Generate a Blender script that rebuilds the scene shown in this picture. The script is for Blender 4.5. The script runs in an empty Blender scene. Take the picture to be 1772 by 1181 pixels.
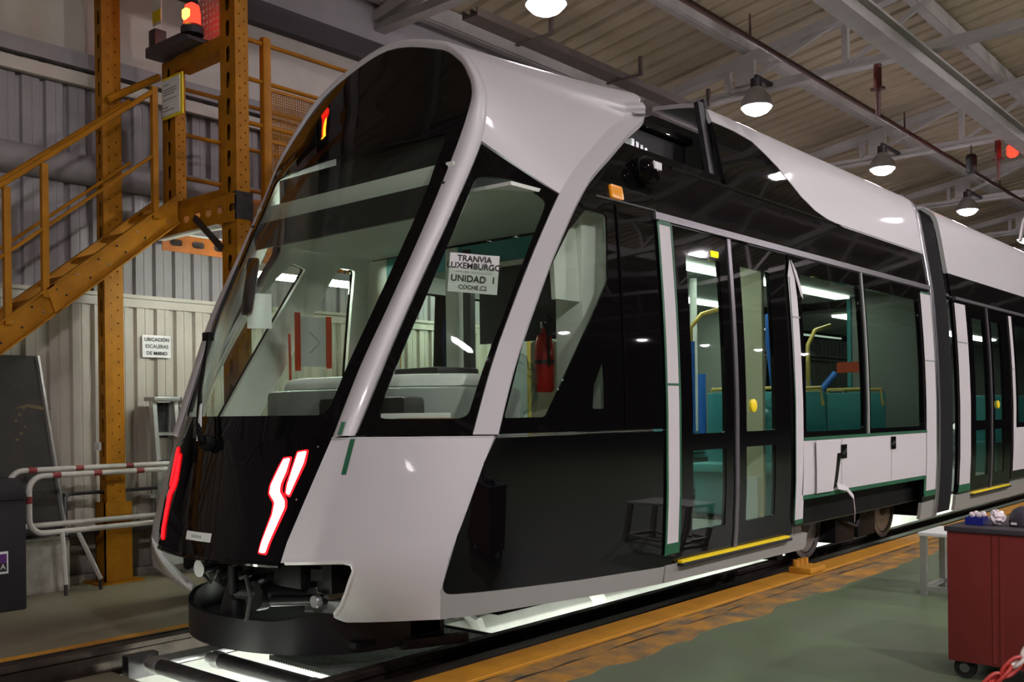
import bpy, bmesh, math, random
import numpy as np
from mathutils import Vector, Matrix
from mathutils.geometry import delaunay_2d_cdt
random.seed(7)
scn = bpy.context.scene
COL = scn.collection

# ------------------------------------------------------------------ camera
FPX = 1690.0; TH = math.atan((2355-886)/FPX); RHO = 0.012
cam = bpy.data.objects.new('camera', bpy.data.cameras.new('camera'))
COL.objects.link(cam); scn.camera = cam
cam.data.sensor_fit = 'HORIZONTAL'; cam.data.sensor_width = 36.0
cam.data.lens = FPX/1772*36.0
cam.data.shift_y = (715-590.5)/1772
cam.data.clip_start = .05; cam.data.clip_end = 200
Fw = Vector((-math.sin(TH), math.cos(TH), 0)); Rt = Vector((math.cos(TH), math.sin(TH), 0)); Up = Vector((0, 0, 1))
r_ = Rt*math.cos(RHO)-Up*math.sin(RHO); u_ = Rt*math.sin(RHO)+Up*math.cos(RHO)
m = Matrix.Identity(4)
for i in range(3):
    m[i][0] = r_[i]; m[i][1] = u_[i]; m[i][2] = -Fw[i]
m.translation = Vector((4.525, 0, 1.27))
cam.matrix_world = m

# ------------------------------------------------------------------ world, exposure
wd = bpy.data.worlds.new('hall_air'); scn.world = wd; wd.use_nodes = True
wd.node_tree.nodes['Background'].inputs[0].default_value = (.62, .55, .60, 1)
wd.node_tree.nodes['Background'].inputs[1].default_value = .05
scn.view_settings.view_transform = 'Standard'
scn.view_settings.look = 'None'
scn.view_settings.exposure = 0.15
scn.view_settings.gamma = 1.0
scn.view_settings.use_curve_mapping = False
# strengths of the lamps of the place (used by their builders below)
E_BAY, E_BAY_NEAR, E_BAY_FAR, E_PIT, E_TUBE, E_SALOON = 105.0, 55.0, 1150.0, 85.0, 140.0, 13.0

# ------------------------------------------------------------------ materials
MATS = {}
def nt(m): return m.node_tree.nodes, m.node_tree.links
def mat(name, col, rough=.5, metal=0., var=0., vscale=6., bump=0., bscale=60., coat=0., emit=None, es=0., spec=None, col2=None):
    m = bpy.data.materials.new(name); m.use_nodes = True
    N, L = nt(m); p = N['Principled BSDF']
    p.inputs['Base Color'].default_value = (*col, 1); p.inputs['Roughness'].default_value = rough
    p.inputs['Metallic'].default_value = metal; p.inputs['Coat Weight'].default_value = coat
    p.inputs['Coat Roughness'].default_value = .05
    if spec is not None: p.inputs['Specular IOR Level'].default_value = spec
    if emit: p.inputs['Emission Color'].default_value = (*emit, 1); p.inputs['Emission Strength'].default_value = es
    if var or bump:
        tc = N.new('ShaderNodeTexCoord')
    if var:
        n = N.new('ShaderNodeTexNoise'); n.inputs['Scale'].default_value = vscale; n.inputs['Detail'].default_value = 6; n.inputs['Roughness'].default_value = .62
        L.new(tc.outputs['Object'], n.inputs['Vector'])
        r = N.new('ShaderNodeValToRGB'); r.color_ramp.elements[0].position = .34; r.color_ramp.elements[1].position = .68
        c2 = col2 if col2 else tuple(c*(1-var) for c in col)
        r.color_ramp.elements[0].color = (*c2, 1); r.color_ramp.elements[1].color = (*col, 1)
        L.new(n.outputs['Fac'], r.inputs['Fac']); L.new(r.outputs['Color'], p.inputs['Base Color'])
    if bump:
        n2 = N.new('ShaderNodeTexNoise'); n2.inputs['Scale'].default_value = bscale; n2.inputs['Detail'].default_value = 4
        L.new(tc.outputs['Object'], n2.inputs['Vector'])
        b = N.new('ShaderNodeBump'); b.inputs['Strength'].default_value = bump; b.inputs['Distance'].default_value = .01
        L.new(n2.outputs['Fac'], b.inputs['Height']); L.new(b.outputs['Normal'], p.inputs['Normal'])
    MATS[name] = m
    return m
def glass(name, tint=(.9, .95, .92), f0=1.45, rough=.02):
    m = bpy.data.materials.new(name); m.use_nodes = True; N, L = nt(m)
    N.remove(N['Principled BSDF'])
    t = N.new('ShaderNodeBsdfTransparent'); t.inputs[0].default_value = (*tint, 1)
    g = N.new('ShaderNodeBsdfGlossy'); g.inputs['Roughness'].default_value = rough
    ge = N.new('ShaderNodeNewGeometry'); dt = N.new('ShaderNodeVectorMath'); dt.operation = 'DOT_PRODUCT'
    L.new(ge.outputs['Incoming'], dt.inputs[0]); L.new(ge.outputs['Normal'], dt.inputs[1])
    def mth(op, a, b):
        k = N.new('ShaderNodeMath'); k.operation = op
        for i, q in enumerate((a, b)):
            if q is None: continue
            if isinstance(q, (int, float)): k.inputs[i].default_value = q
            else: L.new(q, k.inputs[i])
        return k.outputs[0]
    c = mth('ABSOLUTE', dt.outputs['Value'], None); c = mth('SUBTRACT', 1., c); c = mth('POWER', c, 5.)
    F0 = ((f0-1)/(f0+1))**2; c = mth('MULTIPLY_ADD', c, 1-F0); c.node.inputs[2].default_value = F0
    mx = N.new('ShaderNodeMixShader')
    L.new(c, mx.inputs[0]); L.new(t.outputs[0], mx.inputs[1]); L.new(g.outputs[0], mx.inputs[2])
    L.new(mx.outputs[0], N['Material Output'].inputs[0]); MATS[name] = m; return m
def emis(name, col, s):
    m = bpy.data.materials.new(name); m.use_nodes = True; N, L = nt(m)
    N.remove(N['Principled BSDF']); e = N.new('ShaderNodeEmission')
    e.inputs[0].default_value = (*col, 1); e.inputs[1].default_value = s
    L.new(e.outputs[0], N['Material Output'].inputs[0]); MATS[name] = m; return m
mat('pearl', (.64, .61, .62), .42, .1, coat=.25)
mat('grey_paint', (.33, .335, .31), .4, .1, coat=.3)
mat('gloss_black', (.004, .0035, .004), .025, spec=.24)
mat('cove_black', (.006, .005, .006), .05, spec=.16)
mat('rail_grey', (.14, .13, .14), .35, .3)
mat('matt_black', (.006, .0055, .006), .5, spec=.15, bump=.1)
mat('coupler_black', (.018, .017, .018), .35, .5)
mat('ring_black', (.008, .0075, .009), .34, var=.3, vscale=9, spec=.35)
mat('rubber', (.012, .012, .013), .7)
mat('chrome', (.6, .6, .62), .25, 1.)
mat('steel', (.42, .42, .43), .38, .9, var=.3, vscale=20)
mat('hall_dark', (.035, .033, .035), .8)
mat('dark_steel', (.085, .08, .085), .42, .8, var=.4, vscale=15)
mat('grating_grey', (.16, .17, .155), .5, .3)
mat('rail_steel', (.060, .045, .036), .45, .6, var=.5, vscale=9, bump=.2)
mat('film', (.62, .58, .585), .62, bump=.08, bscale=25)
mat('green_tape', (.015, .13, .055), .55, var=.3)
mat('step_yellow', (.95, .72, .01), .5)
mat('tower_yellow', (.42, .165, .003), .6, var=.28, vscale=7, bump=.05, spec=.25)
mat('tower_orange', (.46, .13, .008), .5, var=.3, vscale=7)
mat('kerb_yellow', (.56, .26, .014), .6, var=.3, vscale=5, col2=(.44, .19, .015))
mat('worn_yellow', (.50, .23, .02), .7, var=.6, vscale=5, col2=(.10, .095, .07))
mat('brown_channel', (.06, .036, .02), .65, var=.5, vscale=6)
mat('floor_green', (.112, .165, .078), .42, var=.35, vscale=1.7, col2=(.105, .125, .078), bump=.05)
mat('floor_left', (.22, .195, .125), .55, var=.3, vscale=1.6, col2=(.17, .15, .10), bump=.05)
mat('concrete', (.42, .39, .33), .85, var=.45, vscale=5, col2=(.2, .18, .15), bump=.3)
mat('pit_white', (.75, .76, .72), .7, var=.15, vscale=3)
mat('wall_sheet', (.50, .46, .39), .5, var=.12, vscale=3, bump=.03)
mat('wall_upper', (.30, .28, .285), .6, var=.18, vscale=2)
mat('roof_sheet', (.42, .345, .235), .7, var=.16, vscale=1.2)
mat('roof_steel', (.36, .34, .32), .55, var=.2, vscale=3)
mat('dark_beam', (.035, .03, .03), .6)
mat('rust_pipe', (.085, .028, .02), .5, var=.3)
mat('tray_brown', (.07, .05, .04), .6, var=.3)
mat('red_pipe', (.11, .018, .012), .45)
mat('cart_red', (.22, .030, .026), .42, var=.15, vscale=4)
mat('cart_dark', (.05, .042, .05), .5)
mat('blue_plastic', (.012, .018, .22), .4)
mat('bag_plastic', (.75, .66, .68), .25, coat=.3)
mat('helmet', (.05, .045, .06), .55)
mat('white_plastic', (.74, .74, .72), .45)
mat('cab_white', (.70, .72, .66), .45)
mat('paper', (.80, .80, .78), .8)
mat('ink', (.02, .02, .02), .8)
mat('ink_grey', (.32, .32, .33), .8)
mat('red_paint', (.55, .02, .015), .35)
mat('chain_red', (.45, .03, .02), .5)
mat('chain_white', (.75, .66, .62), .5)
mat('bar_white', (.60, .57, .52), .5, var=.2, vscale=12)
mat('bar_red', (.24, .03, .03), .5)
mat('bin_black', (.016, .013, .017), .55, bump=.1)
mat('sticker_purple', (.10, .02, .16), .5)
mat('board_brown', (.030, .023, .018), .7, var=.5, vscale=6, bump=.2)
mat('board_mark', (.12, .08, .04), .8)
mat('aluminium', (.55, .54, .52), .42, .7, var=.2)
mat('teal', (.05, .28, .30), .6)
mat('blue_wrap', (.02, .14, .55), .5)
mat('handrail_yellow', (.70, .48, .12), .35, .2)
mat('saloon_grey', (.27, .28, .26), .6)
mat('saloon_cream', (.62, .57, .42), .55)
mat('amber', (.75, .28, .01), .2, coat=.5, emit=(1., .35, .02), es=.15)
mat('orange_tape', (.60, .07, .02), .6)
mat('console_black', (.02, .02, .02), .5)
mat('clear_wrap', (.8, .82, .82), .15, coat=.6)
mat('screen_grey', (.30, .32, .30), .55)
mat('speaker_black', (.02, .02, .02), .6)
mat('wood_strip', (.40, .20, .09), .6)
glass('windscreen_glass', (.92, .96, .925), 1.42)
glass('tinted_glass', (.60, .66, .62), 1.5)
glass('door_glass', (.80, .87, .82), 1.48)
glass('plastic_film', (.82, .86, .86), 1.5, .12)
emis('bay_light', (1., .90, 1.), E_BAY)
emis('bay_light_near', (1., .92, .97), E_BAY_NEAR)
emis('bay_light_far', (1., .92, .97), E_BAY_FAR)
emis('tube_light', (.92, 1., .90), E_TUBE)
emis('pit_light', (.95, 1., .90), E_PIT)
emis('cab_fill', (.92, 1., .92), 120.)  # added fill glow for the cab, not a fitting of the tram
emis('saloon_light', (.90, 1., .88), E_SALOON)
emis('tail_white', (1., .42, .40), 9.)
emis('tail_red', (1., .008, .012), 3.2)
emis('tail_dim', (1., .008, .012), .8)
emis('beacon_core', (1., .42, .02), 14.)
emis('beacon_red', (1., .02, .01), 5.)
emis('door_lamp', (1., .85, .02), 1.6)

# ------------------------------------------------------------------ builders
ORI = {}
def setp(o, label=None, cat=None, group=None, kind=None):
    if label: o['label'] = label
    if cat: o['category'] = cat
    if group: o['group'] = group
    if kind: o['kind'] = kind
    return o
def thing(name, loc, label=None, cat=None, group=None, kind=None):
    o = bpy.data.objects.new(name, None); COL.objects.link(o); o.location = loc; o.empty_display_size = .1
    ORI[o] = Vector(loc); return setp(o, label, cat, group, kind)
def link_mesh(name, me, m, parent=None, base=None):
    """me holds world coordinates; the object is placed so that they stay where they are"""
    o = bpy.data.objects.new(name, me); COL.objects.link(o)
    if parent is not None:
        off = ORI[parent]; o.parent = parent
    else:
        co = [v.co for v in me.vertices]
        if base is None:
            base = (sum(c.x for c in co)/len(co), sum(c.y for c in co)/len(co), min(c.z for c in co))
        off = Vector(base); o.location = off
    me.transform(Matrix.Translation(-off)); ORI[o] = off
    ms = m if isinstance(m, (list, tuple)) else [m]
    for k in ms: me.materials.append(MATS[k])
    return o
class MB:
    def __init__(s): s.v = []; s.f = []; s.mi = []; s.cur = 0
    def add(s, vs, fs):
        b = len(s.v); s.v += [tuple(map(float, p)) for p in vs]
        for f in fs: s.f.append([b+i for i in f]); s.mi.append(s.cur)
        return s
    def box(s, lo, hi):
        x0, y0, z0 = lo; x1, y1, z1 = hi
        return s.add([(x0,y0,z0),(x1,y0,z0),(x1,y1,z0),(x0,y1,z0),(x0,y0,z1),(x1,y0,z1),(x1,y1,z1),(x0,y1,z1)],
                     [(0,3,2,1),(4,5,6,7),(0,1,5,4),(1,2,6,5),(2,3,7,6),(3,0,4,7)])
    def obox(s, c, ex, ey, ez):
        """box about c with half-extent vectors"""
        c, ex, ey, ez = map(Vector, (c, ex, ey, ez)); P = []
        for k in (-1, 1):
            for a, b in ((-1,-1),(1,-1),(1,1),(-1,1)): P.append(c+ex*a+ey*b+ez*k)
        return s.add(P, [(0,3,2,1),(4,5,6,7),(0,1,5,4),(1,2,6,5),(2,3,7,6),(3,0,4,7)])
    def bar(s, a, b, w, h, up=(0,0,1)):
        a, b = Vector(a), Vector(b); d = (b-a); n = d.normalized(); u = Vector(up)
        sd = n.cross(u)
        if sd.length < 1e-4: sd = n.cross(Vector((1,0,0)))
        sd.normalize(); u = sd.cross(n)
        return s.obox((a+b)/2, sd*w/2, n*d.length/2, u*h/2)
    def tube(s, pts, r, n=10, caps=True, closed=False):
        P = [Vector(p) for p in pts]; k = len(P); rr = r if isinstance(r, (list, tuple)) else [r]*k
        rings = []; prev = None
        for i in range(k):
            if closed: t = P[(i+1) % k]-P[i-1]
            else: t = (P[min(i+1,k-1)]-P[max(i-1,0)])
            if t.length < 1e-9: t = Vector((0,0,1))
            t.normalize()
            if prev is None:
                a = t.cross(Vector((0,0,1)));
                if a.length < .05: a = t.cross(Vector((1,0,0)))
                a.normalize()
            else:
                a = prev-t*prev.dot(t); a.normalize()
            prev = a; b = t.cross(a)
            rings.append([P[i]+a*rr[i]*math.cos(2*math.pi*j/n)+b*rr[i]*math.sin(2*math.pi*j/n) for j in range(n)])
        vs = [p for q in rings for p in q]; fs = []
        for i in range(k if closed else k-1):
            i2 = (i+1) % k
            for j in range(n):
                fs.append((i*n+j, i*n+(j+1) % n, i2*n+(j+1) % n, i2*n+j))
        if caps and not closed: fs += [tuple(range(n))[::-1], tuple((k-1)*n+j for j in range(n))]
        return s.add(vs, fs)
    def cyl(s, a, b, r, n=16, r2=None): return s.tube([a, b], [r, r if r2 is None else r2], n)
    def lathe(s, c, prof, n=20, axis='z'):
        vs = []; fs = []
        for (r, h) in prof:
            for j in range(n):
                t = 2*math.pi*j/n; x, y = r*math.cos(t), r*math.sin(t)
                p = (x, y, h) if axis == 'z' else ((h, x, y) if axis == 'x' else (x, h, y))
                vs.append((c[0]+p[0], c[1]+p[1], c[2]+p[2]))
        k = len(prof)
        for i in range(k-1):
            for j in range(n): fs.append((i*n+j, i*n+(j+1) % n, (i+1)*n+(j+1) % n, (i+1)*n+j))
        fs += [tuple(range(n))[::-1], tuple((k-1)*n+j for j in range(n))]
        return s.add(vs, fs)
    def prism(s, poly, o, e1, e2, e3):
        """2D polygon in (e1,e2) from o, extruded by vector e3"""
        o, e1, e2, e3 = map(Vector, (o, e1, e2, e3)); n = len(poly)
        P = [o+e1*a+e2*b for a, b in poly]
        vs = P+[p+e3 for p in P]; fs = [tuple(range(n))[::-1], tuple(range(n, 2*n))]
        for i in range(n): fs.append((i, (i+1) % n, n+(i+1) % n, n+i))
        return s.add(vs, fs)
    def plate(s, outer, holes, o, e1, e2, e3):
        """plate with holes, extruded by e3"""
        o, e1, e2, e3 = map(Vector, (o, e1, e2, e3))
        V, T = tri2d(outer, holes, None)
        P = [o+e1*a+e2*b for a, b in V]; n = len(P)
        vs = P+[p+e3 for p in P]; fs = []
        cnt = {}
        for t in T:
            fs.append(tuple(t)); fs.append(tuple(n+i for i in reversed(t)))
            for i in range(3): cnt[(t[i], t[(i+1) % 3])] = 1
        for (a, b) in list(cnt):
            if (b, a) not in cnt: fs.append((b, a, n+a, n+b))
        return s.add(vs, fs)
    def build(s, name, m, parent=None, label=None, cat=None, group=None, kind=None, bev=0., ang=35, base=None, flip=True):
        me = bpy.data.meshes.new(name); me.from_pydata(s.v, [], s.f)
        bm = bmesh.new(); bm.from_mesh(me)
        if flip: bmesh.ops.recalc_face_normals(bm, faces=bm.faces)
        if bev:
            es = [e for e in bm.edges if len(e.link_faces) == 2 and e.calc_face_angle(0) > .6]
            bmesh.ops.bevel(bm, geom=es, offset=bev, segments=2, affect='EDGES', profile=.6)
        bm.to_mesh(me); bm.free()
        if not bev and len(set(s.mi)) > 1:
            for p, k in zip(me.polygons, s.mi): p.material_index = k
        for p in me.polygons: p.use_smooth = True
        me.set_sharp_from_angle(angle=math.radians(ang))
        o = link_mesh(name, me, m, parent, base)
        return setp(o, label, cat, group, kind)
def inpoly(x, y, P):
    r = False; j = len(P)-1
    for i in range(len(P)):
        a, b = P[i], P[j]
        if (a[1] > y) != (b[1] > y) and x < (b[0]-a[0])*(y-a[1])/(b[1]-a[1])+a[0]: r = not r
        j = i
    return r
def tri2d(outer, holes, step):
    V = []; E = []
    def sub(P):
        out = []
        for i in range(len(P)):
            a, b = P[i], P[(i+1) % len(P)]
            k = 1
            if step: k = max(1, int(math.ceil(max(abs(b[0]-a[0])/step[0], abs(b[1]-a[1])/step[1])-.01)))
            for q in range(k): out.append((a[0]+(b[0]-a[0])*q/k, a[1]+(b[1]-a[1])*q/k))
        return out
    loops = [sub(outer)]+[sub(h) for h in holes]
    for Lp in loops:
        b = len(V); V += Lp; E += [(b+i, b+(i+1) % len(Lp)) for i in range(len(Lp))]
    if step:
        xs = [p[0] for p in outer]; ys = [p[1] for p in outer]
        B = np.array(V)
        x = min(xs)+step[0]*.5
        while x < max(xs):
            y = min(ys)+step[1]*.5
            while y < max(ys):
                if inpoly(x, y, loops[0]) and not any(inpoly(x, y, h) for h in loops[1:]):
                    d = np.min(((B[:,0]-x)/step[0])**2+((B[:,1]-y)/step[1])**2)
                    if d > .2: V.append((x, y))
                y += step[1]
            x += step[0]
    r = delaunay_2d_cdt([Vector(p) for p in V], E, [], 0, 1e-7)
    vo = [(p.x, p.y) for p in r[0]]; T = []
    for t in r[2]:
        if len(t) < 3: continue
        c = (sum(vo[i][0] for i in t)/len(t), sum(vo[i][1] for i in t)/len(t))
        if inpoly(*c, loops[0]) and not any(inpoly(*c, h) for h in loops[1:]):
            a, b, cc = (vo[t[0]], vo[t[1]], vo[t[2]])
            if abs((b[0]-a[0])*(cc[1]-a[1])-(b[1]-a[1])*(cc[0]-a[0])) > 1e-12: T.append(tuple(t))
    return vo, T
def rnd(P, r, n=5):
    """round the corners of a polygon (r one number or one per corner), in its own units"""
    out = []; k = len(P)
    for i in range(k):
        ri = r[i] if isinstance(r, (list, tuple)) else r
        p, a, b = Vector(P[i]), Vector(P[i-1]), Vector(P[(i+1) % k])
        if ri <= 0: out.append(tuple(p)); continue
        da, db = (a-p), (b-p); la, lb = min(ri, da.length*.45), min(ri, db.length*.45)
        s, e = p+da.normalized()*la, p+db.normalized()*lb
        for j in range(n+1):
            t = j/n; q = s*(1-t)**2+p*2*t*(1-t)+e*t*t; out.append((q.x, q.y))
    return out
CEN = np.array([0., 5.5, 1.8])
def patch(name, fn, outer, holes, m, parent=None, thick=.02, off=0., step=(.1, .1), mirror=False, both=False, merge=False, **kw):
    V, T = tri2d(outer, holes, step)
    P = []; Nn = []
    for a, b in V:
        p = np.array(fn(a, b)); e = 1e-3
        d1 = np.array(fn(a+e, b))-np.array(fn(a-e, b)); d2 = np.array(fn(a, b+e))-np.array(fn(a, b-e))
        nn = np.cross(d1, d2); ln = np.linalg.norm(nn)
        nn = nn/ln if ln > 1e-12 else np.array([0, 0, 1.])
        ref = p-CEN; ref[1] *= .2 if p[1] > 4.2 else 1.
        if np.dot(nn, ref) < 0: nn = -nn
        P.append(p); Nn.append(nn)
    n = len(P); mb = MB()
    fs = []; cnt = {}
    for t in T:
        fs.append(tuple(t)); fs.append(tuple(n+i for i in reversed(t)))
        for i in range(len(t)): cnt[(t[i], t[(i+1) % len(t)])] = 1
    for (a, b) in list(cnt):
        if (b, a) not in cnt: fs.append((b, a, n+a, n+b))
    vs = [p+q*off for p, q in zip(P, Nn)]+[p+q*(off-thick) for p, q in zip(P, Nn)]
    for s in ((1, -1) if both else ((-1,) if mirror else (1,))):
        if s == 1: mb.add(vs, fs)
        else: mb.add([(-v[0], v[1], v[2]) for v in vs], [tuple(reversed(f)) for f in fs])
    if merge:
        mm = bpy.data.meshes.new('t'); mm.from_pydata(mb.v, [], mb.f); bm = bmesh.new(); bm.from_mesh(mm)
        bmesh.ops.remove_doubles(bm, verts=bm.verts, dist=2e-4)
        bm.verts.ensure_lookup_table(); bm.verts.index_update()
        mb.v = [tuple(v.co) for v in bm.verts]; mb.f = [[v.index for v in f.verts] for f in bm.faces]; mb.mi = [0]*len(mb.f)
        bm.free(); bpy.data.meshes.remove(mm)
    return mb.build(name, m, parent, **kw)
def R4(y0, y1, z0, z1): return [(y0, z0), (y1, z0), (y1, z1), (y0, z1)]
def stadium(cx, cy, w, h, n=5):
    """slot outline; the long axis is the larger of w and h"""
    r = min(w, h)/2; out = []
    if h >= w: c = [(cx, cy+h/2-r, 0), (cx, cy-h/2+r, math.pi)]
    else: c = [(cx+w/2-r, cy, -math.pi/2), (cx-w/2+r, cy, math.pi/2)]
    for x, y, a in c:
        for j in range(n+1): out.append((x+r*math.cos(a+math.pi*j/n), y+r*math.sin(a+math.pi*j/n)))
    return out
def text(name, body, size, o, ex, ey, m, parent, align='CENTER', shear=0., bold=0.):
    cu = bpy.data.curves.new(name, 'FONT'); cu.body = body; cu.size = size; cu.align_x = align; cu.align_y = 'CENTER'
    cu.offset = bold; cu.space_line = 1.05
    ob = bpy.data.objects.new('tmp_text', cu); COL.objects.link(ob)
    dg = bpy.context.evaluated_depsgraph_get(); me = bpy.data.meshes.new_from_object(ob.evaluated_get(dg))
    bpy.data.objects.remove(ob); bpy.data.curves.remove(cu)
    ex, ey = Vector(ex).normalized(), Vector(ey).normalized(); ez = ex.cross(ey)
    M = Matrix(((ex.x, ey.x, ez.x, o[0]), (ex.y, ey.y, ez.y, o[1]), (ex.z, ey.z, ez.z, o[2]), (0, 0, 0, 1)))
    me.transform(M); me.name = name
    return link_mesh(name, me, m, parent)
def copy_of(src, name, delta, parent):
    """a piece sharing its mesh with src, moved by delta in the same parent"""
    c = bpy.data.objects.new(name, src.data); COL.objects.link(c); c.parent = parent
    c.location = src.location+Vector(delta); ORI[c] = ORI[src]
    return c
# ---- tram surfaces (metres; x across, y along the track, z above the rail head)
SZ=[0.10,.26,.46,.76,1.31,1.66,1.94,2.25,2.45,2.61,2.79,3.02,3.24,3.34,3.40,3.43]
SX=[1.31,1.34,1.36,1.375,1.38,1.372,1.36,1.34,1.325,1.30,1.27,1.235,1.195,1.15,1.06,0.90]
A_=np.array([(.83,3.085,1.17),(.88,3.247,1.55),(.925,3.42,1.91),(.948,3.66,2.335),(.96,3.877,2.74),(.925,3.965,2.98),(.87,4.00,3.107),(.78,4.03,3.23),(.66,4.055,3.35),(.45,4.095,3.474),(0,4.11,3.58)])
B_=np.array([(1.379,3.50,1.168),(1.375,3.645,1.53),(1.363,3.83,1.86),(1.343,4.05,2.2),(1.318,4.29,2.5),(1.279,4.588,2.736),(1.255,4.80,2.90),(1.233,4.985,3.03),(1.216,4.993,3.127),(.85,5.28,3.36),(0,5.4,3.48)])
I_=np.array([(.715,3.034,1.15),(.757,3.19,1.52),(.82,3.35,1.87),(.85,3.57,2.29),(.868,3.77,2.69),(.868,3.87,2.91),(.835,3.94,3.05),(.765,3.985,3.17),(.66,4.02,3.29),(.46,4.05,3.41),(0,4.07,3.52)])
def crom(P,t):
    n=len(P)-1; t=min(max(t,0.),n-1e-9); i=int(t); u=t-i
    if P is B_ and t>8: # sharp corner of the flared lip
        q=P[i]+(P[i+1]-P[i])*u
        return q+np.array([0,0,.05*math.sin(math.pi*u)]) if i==9 else q+np.array([.06*math.sin(math.pi*u),0,.02*math.sin(math.pi*u)])
    def g(k):
        if k<0: return 2*P[0]-P[1]
        if k>n: return P[n-1]*np.array([-1,1,1])
        return P[k]
    a,b,c,d=g(i-1),g(i),g(i+1),g(i+2)
    return .5*((2*b)+(c-a)*u+(2*a-5*b+4*c-d)*u*u+(3*b-a-3*c+d)*u**3)
def S(z): return float(np.interp(z,SZ,SX))
def cabmap(t,l):
    a=crom(A_,t);b=crom(B_,t)
    c=float(np.interp(t,[0,4,6,8,10],[0,.1,.55,.6,.2]))
    e=l+c*(l*l-l)
    return np.array([a[0]+(b[0]-a[0])*e,a[1]+(b[1]-a[1])*l,a[2]+(b[2]-a[2])*e])
FZ=[.30,.50,.65,1.15,1.52,1.87,2.29,2.69,2.91,3.05,3.17,3.29,3.41,3.52,3.56]
FE=[2.70,2.72,2.74,2.88,3.045,3.205,3.43,3.64,3.755,3.84,3.90,3.96,4.02,4.07,4.09]
FK=[.30,.30,.30,.30,.255,.216,.194,.172,.153,.143,.145,.14,.14,.14,.14]
def front(x,z):
    return np.array([x,float(np.interp(z,FZ,FE))+float(np.interp(z,FZ,FK))*x*x,z])
def sidemap(y,z): return np.array([S(z)-.30*max(0.,3.52-y)**1.6,y,z])
def EX(z): return float(np.interp(z,[.30,.57,1.16],[.51,.576,.715]))
DZ=[.25,.33,.45,.60,.80,1.0,1.16]; DYv=[3.20,3.19,3.185,3.225,3.31,3.405,3.49]; DX=[S(z)-.30*max(0.,3.52-y)**1.6 for z,y in zip(DZ,DYv)]; DY=DYv
def corner(l,z):
    e=front(EX(z),z); d=np.array([np.interp(z,DZ,DX),np.interp(z,DZ,DY),z])
    p=e+(d-e)*l
    n=np.array([d[1]-e[1],-(d[0]-e[0]),0]);n/=np.linalg.norm(n)
    tk=.20*(max(0.,.56-z)/.24)**1.3*max(0.,1-l)**.8 # the nose tucks back below the fascia
    return p+n*.025*np.sin(np.pi*min(max(l,0.),1.))+np.array([-.25*tk,tk,0])

# ================================================================== the hall
Y0H, Y1H = -9.0, 46.0
MB().box((1.50, Y0H, -.25), (24, Y1H, 0)).build('floor_right', 'floor_green', kind='structure')
MB().box((-3.2, Y0H, -.25), (-.80, Y1H, 0)).build('floor_left', 'floor_left', kind='structure')
def ragged(x0, x1, y0, y1, z, jl, jr, n, seed):
    rs = random.Random(seed); L = []; Rr = []
    for i in range(n+1):
        y = y0+(y1-y0)*i/n
        L.append((x0+rs.uniform(-jl, jl), y, z)); Rr.append((x1+rs.uniform(-jr, jr), y, z))
    mb = MB(); vs = L+Rr; fs = [(i, n+1+i, n+2+i, i+1) for i in range(n)]
    lo = [(v[0], v[1], v[2]-.004) for v in vs]; b = len(vs)
    mb.add(vs+lo, fs+[tuple(b+k for k in reversed(f)) for f in fs]+[(i, i+1, b+i+1, b+i) for i in range(n)]+[(n+1+i+1, n+1+i, b+n+1+i, b+n+2+i) for i in range(n)])
    return mb
fr = bpy.data.objects['floor_right']; fl = bpy.data.objects['floor_left']
ragged(1.502, 1.70, -2, 26, .004, 0, .035, 150, 3).build('painted_line', 'worn_yellow', fr, flip=False)
ragged(-.91, -.802, -2, 26, .004, .012, 0, 120, 4).build('painted_line', 'kerb_yellow', fl, flip=False)
# track: rails over an inspection pit, steel kerb beam beside it
tk = thing('trim_1', (0, 4, -.2), kind='structure')
for s, nm in ((1, 'rail'), (-1, 'rail')):
    mb = MB()
    pr = [(-.075,-.17),(.075,-.17),(.075,-.155),(.012,-.14),(.012,-.05),(.036,-.035),(.036,-.008),(.028,0),(-.028,0),(-.036,-.008),(-.036,-.035),(-.012,-.05),(-.012,-.14),(-.075,-.155)]
    mb.prism(pr, (s*.757, Y0H, 0), (1,0,0), (0,0,1), (0, Y1H-Y0H, 0)); mb.build(nm, 'rail_steel', tk)
MB().box((.78, Y0H, -.24), (1.12, Y1H, -.10)).build('rail_bed', 'rail_steel', tk)
MB().box((.90, Y0H, -.10), (.99, Y1H, -.035)).build('guard_rail', 'rail_steel', tk)
MB().prism([(1.12,-.2),(1.33,-.2),(1.33,0),(1.325,.004),(1.125,.004),(1.12,0)], (0, Y0H, 0), (1,0,0), (0,0,1), (0, Y1H-Y0H, 0)).build('kerb_beam', 'kerb_yellow', tk)
MB().box((1.33, Y0H, -.22), (1.50, Y1H, -.012)).build('edge_channel', 'brown_channel', tk)
ragged(1.36, 1.46, -1, 22, -.006, .02, .02, 120, 9).build('paint_remains', 'worn_yellow', tk, flip=False)
MB().box((-.81, Y0H, -.24), (-.79, Y1H, .006)).build('edge_angle', 'rail_steel', tk)
br = thing('kerb_bracket', (1.27, 7.25, 0), 'small yellow steel bracket with round lugs sitting on the yellow kerb beam beside the rail', 'bracket')
MB().box((1.16, 7.12, .004), (1.34, 7.40, .05)).build('base', 'kerb_yellow', br, bev=.008)
for k in range(3): MB().cyl((1.20, 7.17+k*.08, .05), (1.20, 7.17+k*.08, .10), .026, 12).build('lug', 'kerb_yellow', br)
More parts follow.
